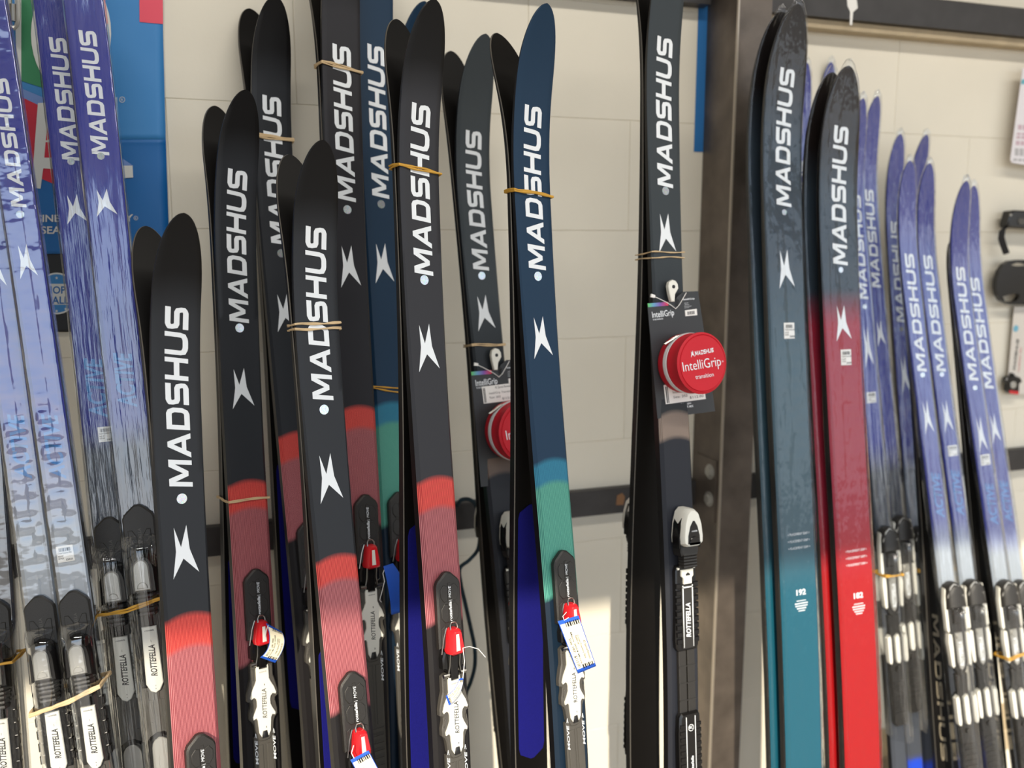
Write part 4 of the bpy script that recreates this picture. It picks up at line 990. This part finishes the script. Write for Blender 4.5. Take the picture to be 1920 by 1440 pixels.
def skin_pack(S, dx, dy, label, hbase):
    g = lambda pts: [(x+dx, y+dy) for x, y in pts]
    rt = root('skin_pack', S.mw, label, 'ski skin pack', 'packaged climbing skins hanging on skis')
    z0 = hbase; f = plane_of(S.mw, z0); F_ = lambda pts: [tuple(f(*p)) for p in g(pts)]
    b = MB(); b.prism(F_([(1214, 569), (1252, 566), (1264, 566), (1270, 556), (1281, 547), (1309, 546), (1326, 660), (1341, 771), (1287, 778), (1233, 785)]), z0-.0012, z0)
    card = obj('card', b.mesh('card', [M['card_dark']]), rt)
    obj('colour_strip', MB().prism(F_([(1214, 569), (1252, 566), (1253, 573), (1215, 576)]), z0, z0+.0003).mesh('colour_strip', [M['foil']]), card)
    b = MB(); fz = lambda x, y: f(x+dx, y+dy)
    text_on(b, fz, 'IntelliGrip', (1223, 596), (1264, 591), 12, z0+.0004, 0, .01); text_on(b, fz, 'transition', (1224, 601), (1243, 599), 4.5, z0+.0004)
    text_on(b, fz, 'IntelliGrip', (1281, 563), (1302, 561), 3.2, z0+.0004, 0, .02)
    for i, w in enumerate((7, 9, 13, 9)): text_on(b, fz, 'mohair'[:3+i], (1283, 569+i*3), (1283+w, 568.4+i*3), 1.6, z0+.0004)
    text_on(b, fz, 'Skin type:', (1276, 760), (1296, 757), 4.2, z0+.0004, 0, .01); text_on(b, fz, 'MOHAIR MIX', (1274, 766.5), (1300, 763), 4.2, z0+.0004, 0, .02)
    obj('card_lettering', b.mesh('card_lettering', [M['white_print']], 'keep'), card)
    def lbl(q, name, bars, txt):
        b = MB(); b.prism(F_(q), z0, z0+.0006)
        P = [f(x+dx, y+dy) for x, y in q]; up = lambda a, c: P[0].lerp(P[1], a).lerp(P[3].lerp(P[2], a), c)
        x = bars[0]; rr = random.Random(5)
        while x < bars[1]:
            w = rr.choice((.02, .035, .05))*bars[4]; b.add([(*up(x, bars[2]), z0+.0008), (*up(x+w, bars[2]), z0+.0008), (*up(x+w, bars[3]), z0+.0008), (*up(x, bars[3]), z0+.0008)], [(0, 1, 2, 3)], 1); x += w+.03*bars[4]
        for s, a0, a1, c, ch in txt:
            vs, fs, W = text_geo(s); A = up(a0, c); E = up(a1, c); U = up(a0, c-ch)-A
            b.add([(A.x+(E-A).x*xx/W+U.x*yy, A.y+(E-A).y*xx/W+U.y*yy, z0+.0008) for xx, yy in vs], fs, 1)
        o = obj(name, b.mesh(name, [M['paper'], M['black_print']]), card); o['label'] = 'white printed label on the card'
    lbl([(1284, 582), (1306, 579), (1307, 591), (1285, 593)], 'barcode_label', (.18, .8, .25, .8, 1.4), ())
    if dy == 0: q = [(1244, 722), (1318, 712), (1323, 748), (1248, 758)]
    else: q = [(1234, 597), (1293, 590), (1296, 622), (1238, 629)]
    lbl(q, 'price_label', (.03, .10, .1, .95, .5), (('A2 Sports Remote', .4, .9, .2, .14), ('IntelliGrip Transition', .2, .95, .5, .13), ('Size: 202', .2, .55, .75, .13), ('$112.00', .6, .95, .88, .13)))
    # round zipped pouch
    zf = z0+.056; ff = plane_of(S.mw, zf); c = ff(1318+dx, 681+dy); top = ff(1318+dx, 624+dy); r = (top-c).length
    N = 48; prof = [(.90, z0), (.97, z0+.004), (1.0, z0+.010), (1.0, z0+.030), (1.012, z0+.0315), (1.0, z0+.033), (1.0, zf-.007), (1.022, zf-.005), (1.022, zf-.002), (.985, zf-.001), (.955, zf), (.93, zf-.0012), (.915, zf+.0002)]
    b = MB(); b.loft([[(c.x+r*k*math.cos(2*math.pi*i/N), c.y+r*k*math.sin(2*math.pi*i/N), z) for i in range(N)] for k, z in prof])
    po = obj('pouch', b.mesh('pouch', [M['pouch_red']], True), rt); po['label'] = 'round red fabric pouch with white lettering'
    b = MB(); rows = []
    for i in range(40):
        a = R(70)+R(215)*i/39; w = .0045*min(1, min(i, 39-i)/9+.15); zc = z0+.029-.006*math.sin(math.pi*i/39)
        rows.append([(c.x+r*k*math.cos(a), c.y+r*k*math.sin(a), zc+s_*w) for k, s_ in ((1.004, -1), (1.024, -.8), (1.028, -.12), (1.016, 0), (1.028, .12), (1.024, .8), (1.004, 1))])
    b.loft(rows, 0, False, False); obj('zipper', b.mesh('zipper', [M['zip_white']], True), po)
    a = R(118); cx, cy = c.x+r*1.045*math.cos(a), c.y+r*1.045*math.sin(a); tx, ty = -math.sin(a), math.cos(a)
    b = MB()
    for q0, q1, w in ((0, .010, .0034), (.010, .026, .0026)):
        b.tube([(cx+tx*q0, cy+ty*q0, z0+.0240), (cx+tx*q1, cy+ty*q1, z0+.022), (cx+tx*q1, cy+ty*q1, z0+.0222+w), (cx+tx*q0, cy+ty*q0, z0+.0242+w)], .0012, 6, 0, True)
    obj('zipper_pull', b.mesh('zipper_pull', [M['chrome']], True), po)
    b = MB(); fq = lambda x, y: ff(x+dx, y+dy); zt = zf+.0007
    text_on(b, fq, 'IntelliGrip', (1281, 697), (1352, 685), 19, zt, 0, -.002); text_on(b, fq, 'transition', (1304, 711), (1338, 705.5), 8.5, zt); text_on(b, fq, 'o', (1353, 679), (1356, 678.5), 4, zt)
    A = fq(1303, 667); E = fq(1338, 660); U = fq(1301.5, 659)-A
    for p in MADS: b.add([(A.x+(E-A).x*v[0]/MADS_W+U.x*v[1], A.y+(E-A).y*v[0]/MADS_W+U.y*v[1], zt) for v in p], [(0, 1, 2, 3)])
    A = fq(1299, 670); X = fq(1306, 669)-A; U = fq(1297.5, 657)-A
    b.add([(A.x+X.x*x+U.x*y, A.y+X.y*x+U.y*y, zt) for x, y in EMB], EMB_T)
    obj('pouch_lettering', b.mesh('pouch_lettering', [M['white_print']], 'keep'), po)
    # white tip clip with its eyelet and the hanging string
    zc = z0+.0016; b = MB(); out = F_([(1250, 537), (1252, 529), (1258, 525), (1264, 527), (1268, 533), (1269, 541), (1263, 552), (1262, 566), (1256, 566), (1252, 550)])
    b.prism(out, z0-.002, zc+.003, .001); e = f(1259.5+dx, 538+dy); b.disc(e.x, e.y, .0028, zc+.0025, zc+.0034, 16, 1)
    o = obj('tip_clip', b.mesh('tip_clip', [M['plastic_white'], M['black_print']], True), rt); o['label'] = 'white plastic tip clip with a round eyelet'
    b = MB(); w = [(1222, 555), (1234, 561), (1246, 567), (1257, 573), (1266, 579), (1273, 572), (1279, 560), (1284, 549)]
    b.tube([(*f(x+dx, y+dy), z0+.0025+.002*math.sin(i)) for i, (x, y) in enumerate(w)], .0006, 6)
    k = f(1222+dx, 555+dy); b.prism([(k.x-.004, k.y-.002), (k.x+.003, k.y-.003), (k.x+.004, k.y+.001), (k.x-.003, k.y+.003)], z0+.001, z0+.004)
    obj('string', b.mesh('string', [M['paper']], True), rt)
    b = MB(); b.tube([(*f(x+dx, y+dy), z0+.002) for x, y in ((1268, 560), (1266, 572), (1269, 574), (1271, 562))], .0007, 6); obj('hang_loop', b.mesh('hang_loop', [M['black_print']], True), rt)
    return rt
S = SK['B10']; skin_pack(S, 0, 0, 'red round zipped skin pouch on a card, hanging whole before a grey ski', S.H(t_of_y(S, 670))+.0035)
S = SK['B8']; skin_pack(S, -331, 128, 'red round skin pouch on a card, half hidden behind the navy ski', S.H(t_of_y(S, 790))+.0035)

# ------------------------------------------------------------------ paper tags hanging on the bindings
def price_tag(S, rows, label, hs, face='paper', string=None, txt=True, bars=True):
    """rows: list of ((left px), (right px)) along the tag; hs: height of each row above the top sheet"""
    rt = root('price_tag', S.mw, label, 'price tag', 'paper price tags tied to bindings'); n = 14; base = S.H(t_of_y(S, rows[0][0][1]))
    def P(s, r):
        q = s*(len(rows)-1); i = min(int(q), len(rows)-2); f = q-i
        f0 = lambda k, side: (lambda v: Vector((v.x, v.y, base+hs[k])))(plane_of(S.mw, base+hs[k])(*rows[k][side]))
        def sm(side):
            if len(rows) == 3:      # quadratic through three rows
                a, b, c = f0(0, side), f0(1, side), f0(2, side); u = s; return a*(2*(u-.5)*(u-1))+b*(-4*u*(u-1))+c*(2*u*(u-.5))
            return f0(i, side).lerp(f0(i+1, side), f)
        return sm(0).lerp(sm(1), r)
    b = MB(); vs = []
    cache = {}
    def PC(s, r):
        k = (round(s, 4),)
        if k not in cache: cache[k] = (P(s, 0.0), P(s, 1.0))
        return cache[k][0].lerp(cache[k][1], r)
    nor = (PC(.5, 1)-PC(.5, 0)).cross(PC(1, .5)-PC(0, .5)).normalized(); nor = nor if nor.z > 0 else -nor
    for i in range(n+1):
        for r in (0, .035, .965, 1): vs.append(PC(i/n, r))
    fs, mi = [], []
    for i in range(n):
        for k in range(3): fs.append((i*4+k, i*4+k+1, i*4+k+5, i*4+k+4)); mi.append(1 if (k != 1 or i in (0, n-1)) and face == 'paper' else 0)
    o0 = len(vs); b.add(vs, [fs[i] for i in range(len(fs))]); b.mi = mi[:]
    b.add([v-nor*.0005 for v in vs], [q[::-1] for q in fs], 1 if face == 'paper' else 0)
    ring = [i*4 for i in range(n+1)]+[n*4+1, n*4+2, n*4+3]+[i*4+3 for i in range(n-1, -1, -1)]+[2, 1]
    b.f += [(ring[i], ring[(i+1) % len(ring)], ring[(i+1) % len(ring)]+o0, ring[i]+o0) for i in range(len(ring))]; b.mi += [1 if face == 'paper' else 0]*len(ring)
    sh = obj('sheet', b.mesh('sheet', [M['tag_paper'] if face == 'paper' else M['tag_blue'], M['tag_blue']], 'keep'), rt)
    if txt:
        b = MB()
        def quad(s0, s1, r0, r1): b.add([PC(s, r)+nor*.0004 for s, r in ((s0, r0), (s0, r1), (s1, r1), (s1, r0))], [(0, 1, 2, 3)])
        rr = random.Random(3)
        for s0, s1 in ((.05, .14), (.87, .95)):
            r = .28 if s0 < .5 else .35
            while r < .92: w = rr.choice((.03, .05, .07)); quad(s0, s1, r, min(.94, r+w)); r += w+.045
        for s_, r_, cap, a0, a1 in (('A2 Sports Remote', .80, .10, .45, .82), ('Cross Country Skis', .60, .09, .33, .78), ('Redline ski', .50, .09, .33, .5), ('Mens 2024 Move', .33, .08, .25, .85), ('Size 187', .17, .11, .35, .62), ('$112.00', .13, .13, .68, .9)):
            vs_, fs_, W = text_geo(s_, .008); b.add([PC(a0+(a1-a0)*x/W, r_+cap*y)+nor*.0004 for x, y in vs_], fs_)
        obj('tag_print', b.mesh('tag_print', [M['black_print']], 'keep'), sh)
    if string:
        b = MB(); b.tube([(lambda v: Vector((v.x, v.y, base+h)))(plane_of(S.mw, base+h)(x, y)) for x, y, h in string], .0006, 6)
        obj('string', b.mesh('string', [M['paper']], True), rt)
price_tag(SK['B9'], [((1046, 1165), (1085, 1154)), ((1084, 1263), (1118, 1249))], 'long cream price tag with blue border on the navy ski binding', (.040, .036), string=[(1062, 1148, .030), (1055, 1156, .038), (1058, 1163, .041), (1066, 1158, .041)])
price_tag(SK['B2'], [((499, 1168), (528, 1184)), ((505, 1206), (533, 1210)), ((488, 1233), (516, 1243))], 'curled cream price tag on the red lever behind the shortest ski', (.034, .040, .036), string=[(497, 1195, .028), (500, 1180, .036), (503, 1172, .038)])
price_tag(SK['B4'], [((657, 1425), (691, 1407)), ((702, 1510), (735, 1490))], 'cream price tag cut off by the bottom edge, on the front ski lever', (.040, .036), string=[(663, 1398, .030), (659, 1412, .036), (664, 1422, .041)])
price_tag(SK['B5'], [((719, 1062), (737, 1056)), ((729, 1108), (760, 1102)), ((734, 1153), (759, 1146))], 'plain blue back of a tag hanging on the red lever in the middle', (.030, .036, .026), face='blue', txt=False, string=[(722, 1065, .030), (718, 1075, .028), (721, 1090, .026), (716, 1110, .024), (712, 1125, .02), (715, 1129, .018)])
price_tag(SK['B7'], [((861, 1273), (869, 1270)), ((852, 1292), (862, 1300)), ((836, 1305), (842, 1323))], 'small twisted cream tag below the red lever of the charcoal ski', (.030, .034, .030), string=[(868, 1272, .030), (871, 1240, .030), (868, 1215, .028), (880, 1212, .034), (897, 1217, .036), (910, 1232, .036)])

# ------------------------------------------------------------------ the poster on the wall
PB = {'sky': mat('poster_blue', lin(52, 128, 192), .5), 'sea': mat('poster_deep_blue', lin(6, 98, 168), .5), 'blk': mat('poster_black', lin(24, 26, 30), .5), 'wht': mat('poster_white', lin(214, 216, 214), .5),
      'grn': mat('poster_green', lin(46, 128, 84), .5), 'red': mat('poster_red', lin(196, 32, 58), .5), 'lil': mat('poster_lilac', lin(110, 140, 200), .5), 'pnk': mat('poster_coral', lin(226, 74, 96), .5)}
pos = root('poster', at_wall(150, 300, 0.0), 'blue shop poster with big white letters taped on the wall behind the left skis', 'poster')
PO = at_wall(150, 300, 0.0)
def PWp(px, py, off=0.0):
    p = at_wall(px, py, .004); w = .0018*noise.noise(Vector((p.x*9, p.z*7, 2.0)))+.0009*noise.noise(Vector((p.x*30, p.z*26, 5.0))) + .0015*max(0, 1-abs(py-262)/8)
    return Vector((p.x, p.y-.002-w-off, p.z))-PO
def grid_sheet(name, poly4, m, off, nx=24, ny=30):
    (a, b_, c, d) = [Vector(q) for q in poly4]; vs = []
    for j in range(ny+1):
        for i in range(nx+1): q = a.lerp(b_, i/nx).lerp(d.lerp(c, i/nx), j/ny); vs.append(PWp(q.x, q.y, off))
    fs = [(j*(nx+1)+i, j*(nx+1)+i+1, (j+1)*(nx+1)+i+1, (j+1)*(nx+1)+i) for j in range(ny) for i in range(nx)]
    me = MB().add(vs, fs).mesh(name, [m], 'keep'); o = obj(name, me, pos)
    md = o.modifiers.new('paper', 'SOLIDIFY'); md.thickness = .0004; md.offset = 0
    return o
grid_sheet('sheet', [(-110, -90), (302, -90), (311, 262), (-110, 262)], PB['sky'], 0)
grid_sheet('lower_sheet', [(-110, 262), (311, 262), (318, 476), (-110, 476)], PB['sea'], 0)
grid_sheet('black_strip', [(-110, 476), (318, 476), (322, 622), (-110, 622)], PB['blk'], 0)
def pposter(name, polys, m, off, parent=None):
    b = MB()
    for pl in polys:
        tri = tessellate_polygon([[Vector((x, y, 0)) for x, y in pl]]); b.add([PWp(x, y, off) for x, y in pl], [tuple(t) for t in tri])
    return obj(name, b.mesh(name, [PB[m]], 'keep'), parent or pos)
def ell(cx, cy, rx, ry, n=36): return [(cx+rx*math.cos(2*math.pi*k/n), cy+ry*math.sin(2*math.pi*k/n)) for k in range(n)]
def dense(pl, st=12):
    o_ = []
    for i in range(len(pl)):
        a, c = Vector(pl[i]), Vector(pl[(i+1) % len(pl)]); m_ = max(1, int((c-a).length/st)); o_ += [tuple(a.lerp(c, k/m_)) for k in range(m_)]
    return o_
pposter('green_side', [dense([(40, -90), (100, -90), (90, 168), (40, 152)])], 'grn', .0012)
pposter('lilac_side', [dense([(40, 166), (88, 186), (88, 205), (40, 182)]), dense([(222, 292), (250, 311), (226, 311)])], 'lil', .0014)
pposter('red_side', [dense([(36, 178), (72, 194), (120, 214), (118, 352), (80, 336), (56, 322)])], 'red', .0012)
pposter('coral_square', [dense([(261, -60), (305, -60), (306, 46), (262, 42)])], 'pnk', .0012)
n = 36; O1, O2 = ell(134, 64, 75, 112), ell(134, 64, 36, 66)
b = MB(); b.add([PWp(x, y, .0024) for x, y in O1+O2], [(k, (k+1) % n, n+(k+1) % n, n+k) for k in range(n)]); obj('big_letter', b.mesh('big_letter', [PB['wht']], 'keep'), pos)
pposter('big_letter', [dense([(26, -90), (41, -90), (41, 182), (34, 178)])], 'wht', .0024)
pposter('big_letter', [dense([(72, 194), (112, 192), (140, 352), (116, 352), (111, 318), (82, 316), (77, 354), (60, 352)])], 'wht', .0024)
pposter('letter_opening', [dense([(89, 240), (104, 296), (84, 296)])], 'red', .0030)
pposter('big_letter', [dense([(206, 184), (220, 183), (224, 311), (249, 311), (250, 333), (210, 336)])], 'wht', .0024)
def ptext(s, x0, y0, x1, cap, m, off=.002, bold=.02, parent=None, y1=None):
    vs, fs, W = text_geo(s, bold); b = MB(); b.add([PWp(x0+(x1-x0)*x/W, y0+((y1 or y0)-y0)*x/W-y*cap, off) for x, y in vs], fs); return obj('poster_lettering', b.mesh('poster_lettering', [PB[m]], 'keep'), parent or pos)
ptext('BUSINESS SATURDAY', 43, 416, 250, 13.5, 'wht', y1=415); ptext('SEASON', 78, 438, 160, 14, 'wht'); ptext('R', 227.5, 190, 231.5, 5, 'wht', bold=0); ptext('R', 253.5, 411, 256.5, 4, 'wht', bold=0)
for cx, cy, r_ in ((229.5, 187.5, 5.5), (255, 409, 4)):
    e1, e2 = ell(cx, cy, r_, r_, 20), ell(cx, cy, r_*.82, r_*.82, 20); b = MB(); b.add([PWp(x, y, .002) for x, y in e1+e2], [(k, (k+1) % 20, 20+(k+1) % 20, 20+k) for k in range(20)]); obj('ring_mark', b.mesh('ring_mark', [PB['wht']], 'keep'), pos)
bd = pposter('badge', [ell(107, 550, 39, 39)], 'wht', .0012); pposter('badge_disc', [ell(107, 550, 36, 36)], 'sky', .0016, bd)
pposter('badge_band', [dense([(70, 532), (144, 532), (144, 571), (70, 571)])], 'wht', .0020, bd)
vs = ptext('SHOP', 78, 550, 124, 14, 'sea', .0028, .02, bd); ptext('SMALL', 76, 569, 130, 14, 'sea', .0028, .02, bd)
st = []
for cx, cy in ((88, 524), (107, 521), (126, 524), (90, 579), (107, 583), (124, 579)):
    st.append([(cx+(3.2 if k % 2 == 0 else 1.3)*math.sin(k*math.pi/5), cy-(3.2 if k % 2 == 0 else 1.3)*math.cos(k*math.pi/5)) for k in range(10)])
for s_ in st: pposter('star', [s_], 'wht', .0022, bd)
aq = pposter('logo_square', [dense([(214, 514), (275, 514), (277, 581), (216, 581)])], 'sky', .0012)
ptext('AM', 226, 548, 274, 20, 'wht', .002, .03, aq); ptext('EX', 240, 571, 272, 20, 'wht', .002, .03, aq)

# ------------------------------------------------------------------ small things on the wall
def wall_px(pts, d): return [(lambda p: (p.x, p.z))(at_wall(x, y, d)) for x, y in pts]
def wall_obj(name, mb, mats, parent, smooth=True):
    o = obj(name, mb.mesh(name, mats, smooth)); o.parent = parent; o.matrix_world = turn; return o
# (prisms built with turn: local x = room x, local y = room z, local z = distance off the wall)
cd_ = root('info_card', at_wall(1910, 220, 0), 'white printed card with a rounded corner hanging at the top right edge', 'card')
b = MB(); b.prism(wall_px([(1918, 128), (1990, 120), (1985, 318), (1900, 306), (1896, 303), (1895, 298)], .03), .028, .030, .0006); wall_obj('card', b, [mat('card_white', lin(224, 220, 224), .5)], cd_)
b = MB(); b.prism(wall_px([(1916, 149), (1990, 143), (1989, 154), (1914.5, 158)], .0304), .0302, .0305)
wall_obj('teal_stripe', b, [mat('card_teal', lin(96, 170, 186), .5)], cd_, False)
for i, (y0, y1) in enumerate(((234, 243), (249, 253), (255, 260), (264, 272), (278, 292), (297, 302))):
    b = MB(); x0 = 1909-(y0-234)*.14
    for k in range(9): b.prism(wall_px([(x0+k*9, y0+k*.5), (x0+k*9+7, y0+k*.5), (x0+k*9+7, y1+k*.5), (x0+k*9, y1+k*.5)], .0304), .0302, .0304)
    o = wall_obj('printed_line', b, [mat('card_print', lin(196, 170, 180) if i < 4 else lin(176, 174, 176), .6)], cd_, False); o['kind'] = 'stuff'
hn = root('harness', at_wall(1900, 480, 0), 'black harness with an oval slotted plate and short strap at the right edge', 'harness')
b = MB(); b.prism(wall_px([(1897, 396), (1903, 394), (1990, 398), (1990, 434), (1892, 427), (1890, 420)], .04), .018, .04, .003); wall_obj('clip_block', b, [M['plastic_gloss']], hn)
b = MB(); b.prism(wall_px([(1912, 409), (1950, 411), (1950, 424), (1912, 421), (1909, 415)], .042), .0395, .042, .0008); wall_obj('clip_inset', b, [M['plastic_grey']], hn)
b = MB(); p = wall_px([(1896, 403)], .042)[0]; b.disc(p[0], p[1], .0028, .0395, .042, 12); wall_obj('rivet', b, [M['chrome']], hn)
b = MB(); pth = [at_wall(x, y, d) for x, y, d in ((1888, 424, .03), (1880, 432, .034), (1878, 446, .036), (1882, 460, .034), (1888, 476, .03))]
b.loft([[(q.x-.008, q.z-.002, -q.y), (q.x+.008, q.z+.002, -q.y), (q.x+.008, q.z+.002, -q.y-.002), (q.x-.008, q.z-.002, -q.y-.002)] for q in pth]); wall_obj('strap', b, [M['velvet_black']], hn)
out = [(1868, 540), (1869, 525), (1874, 508), (1882, 496), (1893, 489), (1908, 487), (1990, 488), (1990, 572), (1905, 571), (1890, 571), (1877, 564), (1870, 553)]
def holed(outer, holes, d0, d1, name, m, par):
    O = wall_px(outer, d1); Hs = [wall_px(h_, d1) for h_ in holes]; b = MB()
    allp = [[Vector((x, y, 0)) for x, y in l] for l in [O]+Hs]; tri = tessellate_polygon(allp); fl = [p for l in allp for p in l]
    b.add([(p.x, p.y, d1) for p in fl], [tuple(t) for t in tri]); b.add([(p.x, p.y, d0) for p in fl], [tuple(t) for t in tri])
    for l in allp:
        k = len(l); b.add([(p.x, p.y, d0) for p in l]+[(p.x, p.y, d1) for p in l], [(i, (i+1) % k, k+(i+1) % k, k+i) for i in range(k)])
    return wall_obj(name, b, [m], par, False)
holed(out, [[(1896, 497), (1906, 493), (1922, 494), (1930, 497), (1920, 499), (1905, 499)], [(1881, 556), (1890, 553), (1902, 550), (1911, 551), (1912, 556), (1905, 564), (1896, 566), (1884, 565)]], .022, .032, 'slotted_plate', M['plastic_gloss'], hn)
hc = root('hang_card', at_wall(1905, 650, 0), 'pale hanging strip with small printed name and a little black buckle', 'hang card')
b = MB(); b.prism(wall_px([(1902, 575), (1985, 577), (1975, 742), (1888, 738)], .012), .010, .012, .0004); wall_obj('strip', b, [mat('strip_pale', lin(212, 205, 196), .5)], hc)
b = MB(); p = wall_px([(1905, 616)], .0126)[0]; b.disc(p[0], p[1], .0075, .0118, .0126, 20); wall_obj('blue_mark', b, [mat('strip_blue', lin(110, 172, 196), .4)], hc)
b = MB(); A = Vector(wall_px([(1904, 694)], .0126)[0]); E = Vector(wall_px([(1911, 636)], .0126)[0]); U = Vector(wall_px([(1899.5, 693.5)], .0126)[0])-A
for q in MADS: b.add([(*(A+(E-A)*(v[0]/MADS_W)+U*v[1]), .0124) for v in q], [(0, 1, 2, 3)])
wall_obj('lettering', b, [M['black_print']], hc, False)
b = MB(); A = Vector(wall_px([(1912, 697)], .0126)[0]); E = Vector(wall_px([(1916, 652)], .0126)[0]); U = Vector(wall_px([(1908.5, 696.7)], .0126)[0])-A
vs, fs, W = text_geo('NORDIC SKI', .01); b.add([(*(A+(E-A)*(x/W)+U*y), .0124) for x, y in vs], fs); wall_obj('red_lettering', b, [mat('print_red', lin(196, 120, 116), .6)], hc, False)
b = MB(); b.prism(wall_px([(1886, 714), (1890, 707), (1900, 705), (1902, 700), (1905, 705), (1914, 708), (1918, 716), (1912, 720), (1912, 736), (1906, 740), (1894, 738), (1890, 733), (1891, 721)], .024), .012, .024, .002); bk = wall_obj('buckle', b, [M['plastic_gloss']], hc)
p = wall_px([(1901, 722)], .026)[0]; b = MB(); b.disc(p[0], p[1], .0085, .0235, .026, 18, 0, .001); o = obj('buckle_dial', b.mesh('buckle_dial', [M['plastic_silver']], True), bk)
b = MB(); b.prism(wall_px([(1893, 732), (1911, 734), (1910, 740), (1894, 738)], .0255), .0235, .0255, .0005); o = obj('red_tab', b.mesh('red_tab', [M['red_lever']], True), bk)
# carabiner by the poster
cb = root('carabiner', at_wall(26, 20, .03), 'small metal carabiner hanging at the top left beside the poster', 'carabiner')
b = MB(); pts = [at_wall(x, y, .035) for x, y in ((22, -30), (29, -32), (33, -20), (34, 10), (34, 36), (31, 48), (26, 53), (20, 50), (18, 40), (18, -15))]
b.tube([p-cb.location for p in pts], .0032, 8, 0, True); obj('frame', b.mesh('frame', [M['plastic_silver']], True), cb)
b = MB(); a, c = at_wall(24, 8, .036), at_wall(25, 40, .036); b.tube([a-cb.location, c-cb.location], .0048, 10); obj('screw_sleeve', b.mesh('screw_sleeve', [M['chrome']], True), cb)
# cord tied on the rail
cpts = [(858, 948, .03), (864, 938, .05), (878, 936, .06), (890, 944, .06), (896, 962, .06), (900, 1000, .06), (896, 1030, .06), (880, 1050, .06), (862, 1066, .07), (864, 1095, .08), (872, 1130, .08), (882, 1175, .08), (890, 1215, .08), (890, 1250, .08), (882, 1280, .08), (874, 1300, .08), (868, 1340, .08), (864, 1440, .08), (862, 1600, .08)]
P = [at_wall(*q) for q in cpts]; sm = []
for i in range(len(P)-1):
    p0, p1, p2, p3 = P[max(0, i-1)], P[i], P[i+1], P[min(len(P)-1, i+2)]
    for k in range(6):
        t = k/6; sm.append(.5*((2*p1)+(p2-p0)*t+(2*p0-5*p1+4*p2-p3)*t*t+(3*p1-p0-3*p2+p3)*t**3))
sm.append(P[-1]); o = obj('cord', MB().tube(sm, .0036, 8).mesh('cord', [M['cord']], True))
tag(o, 'dark blue flecked cord looped over the wall rail and hanging down', 'cord')
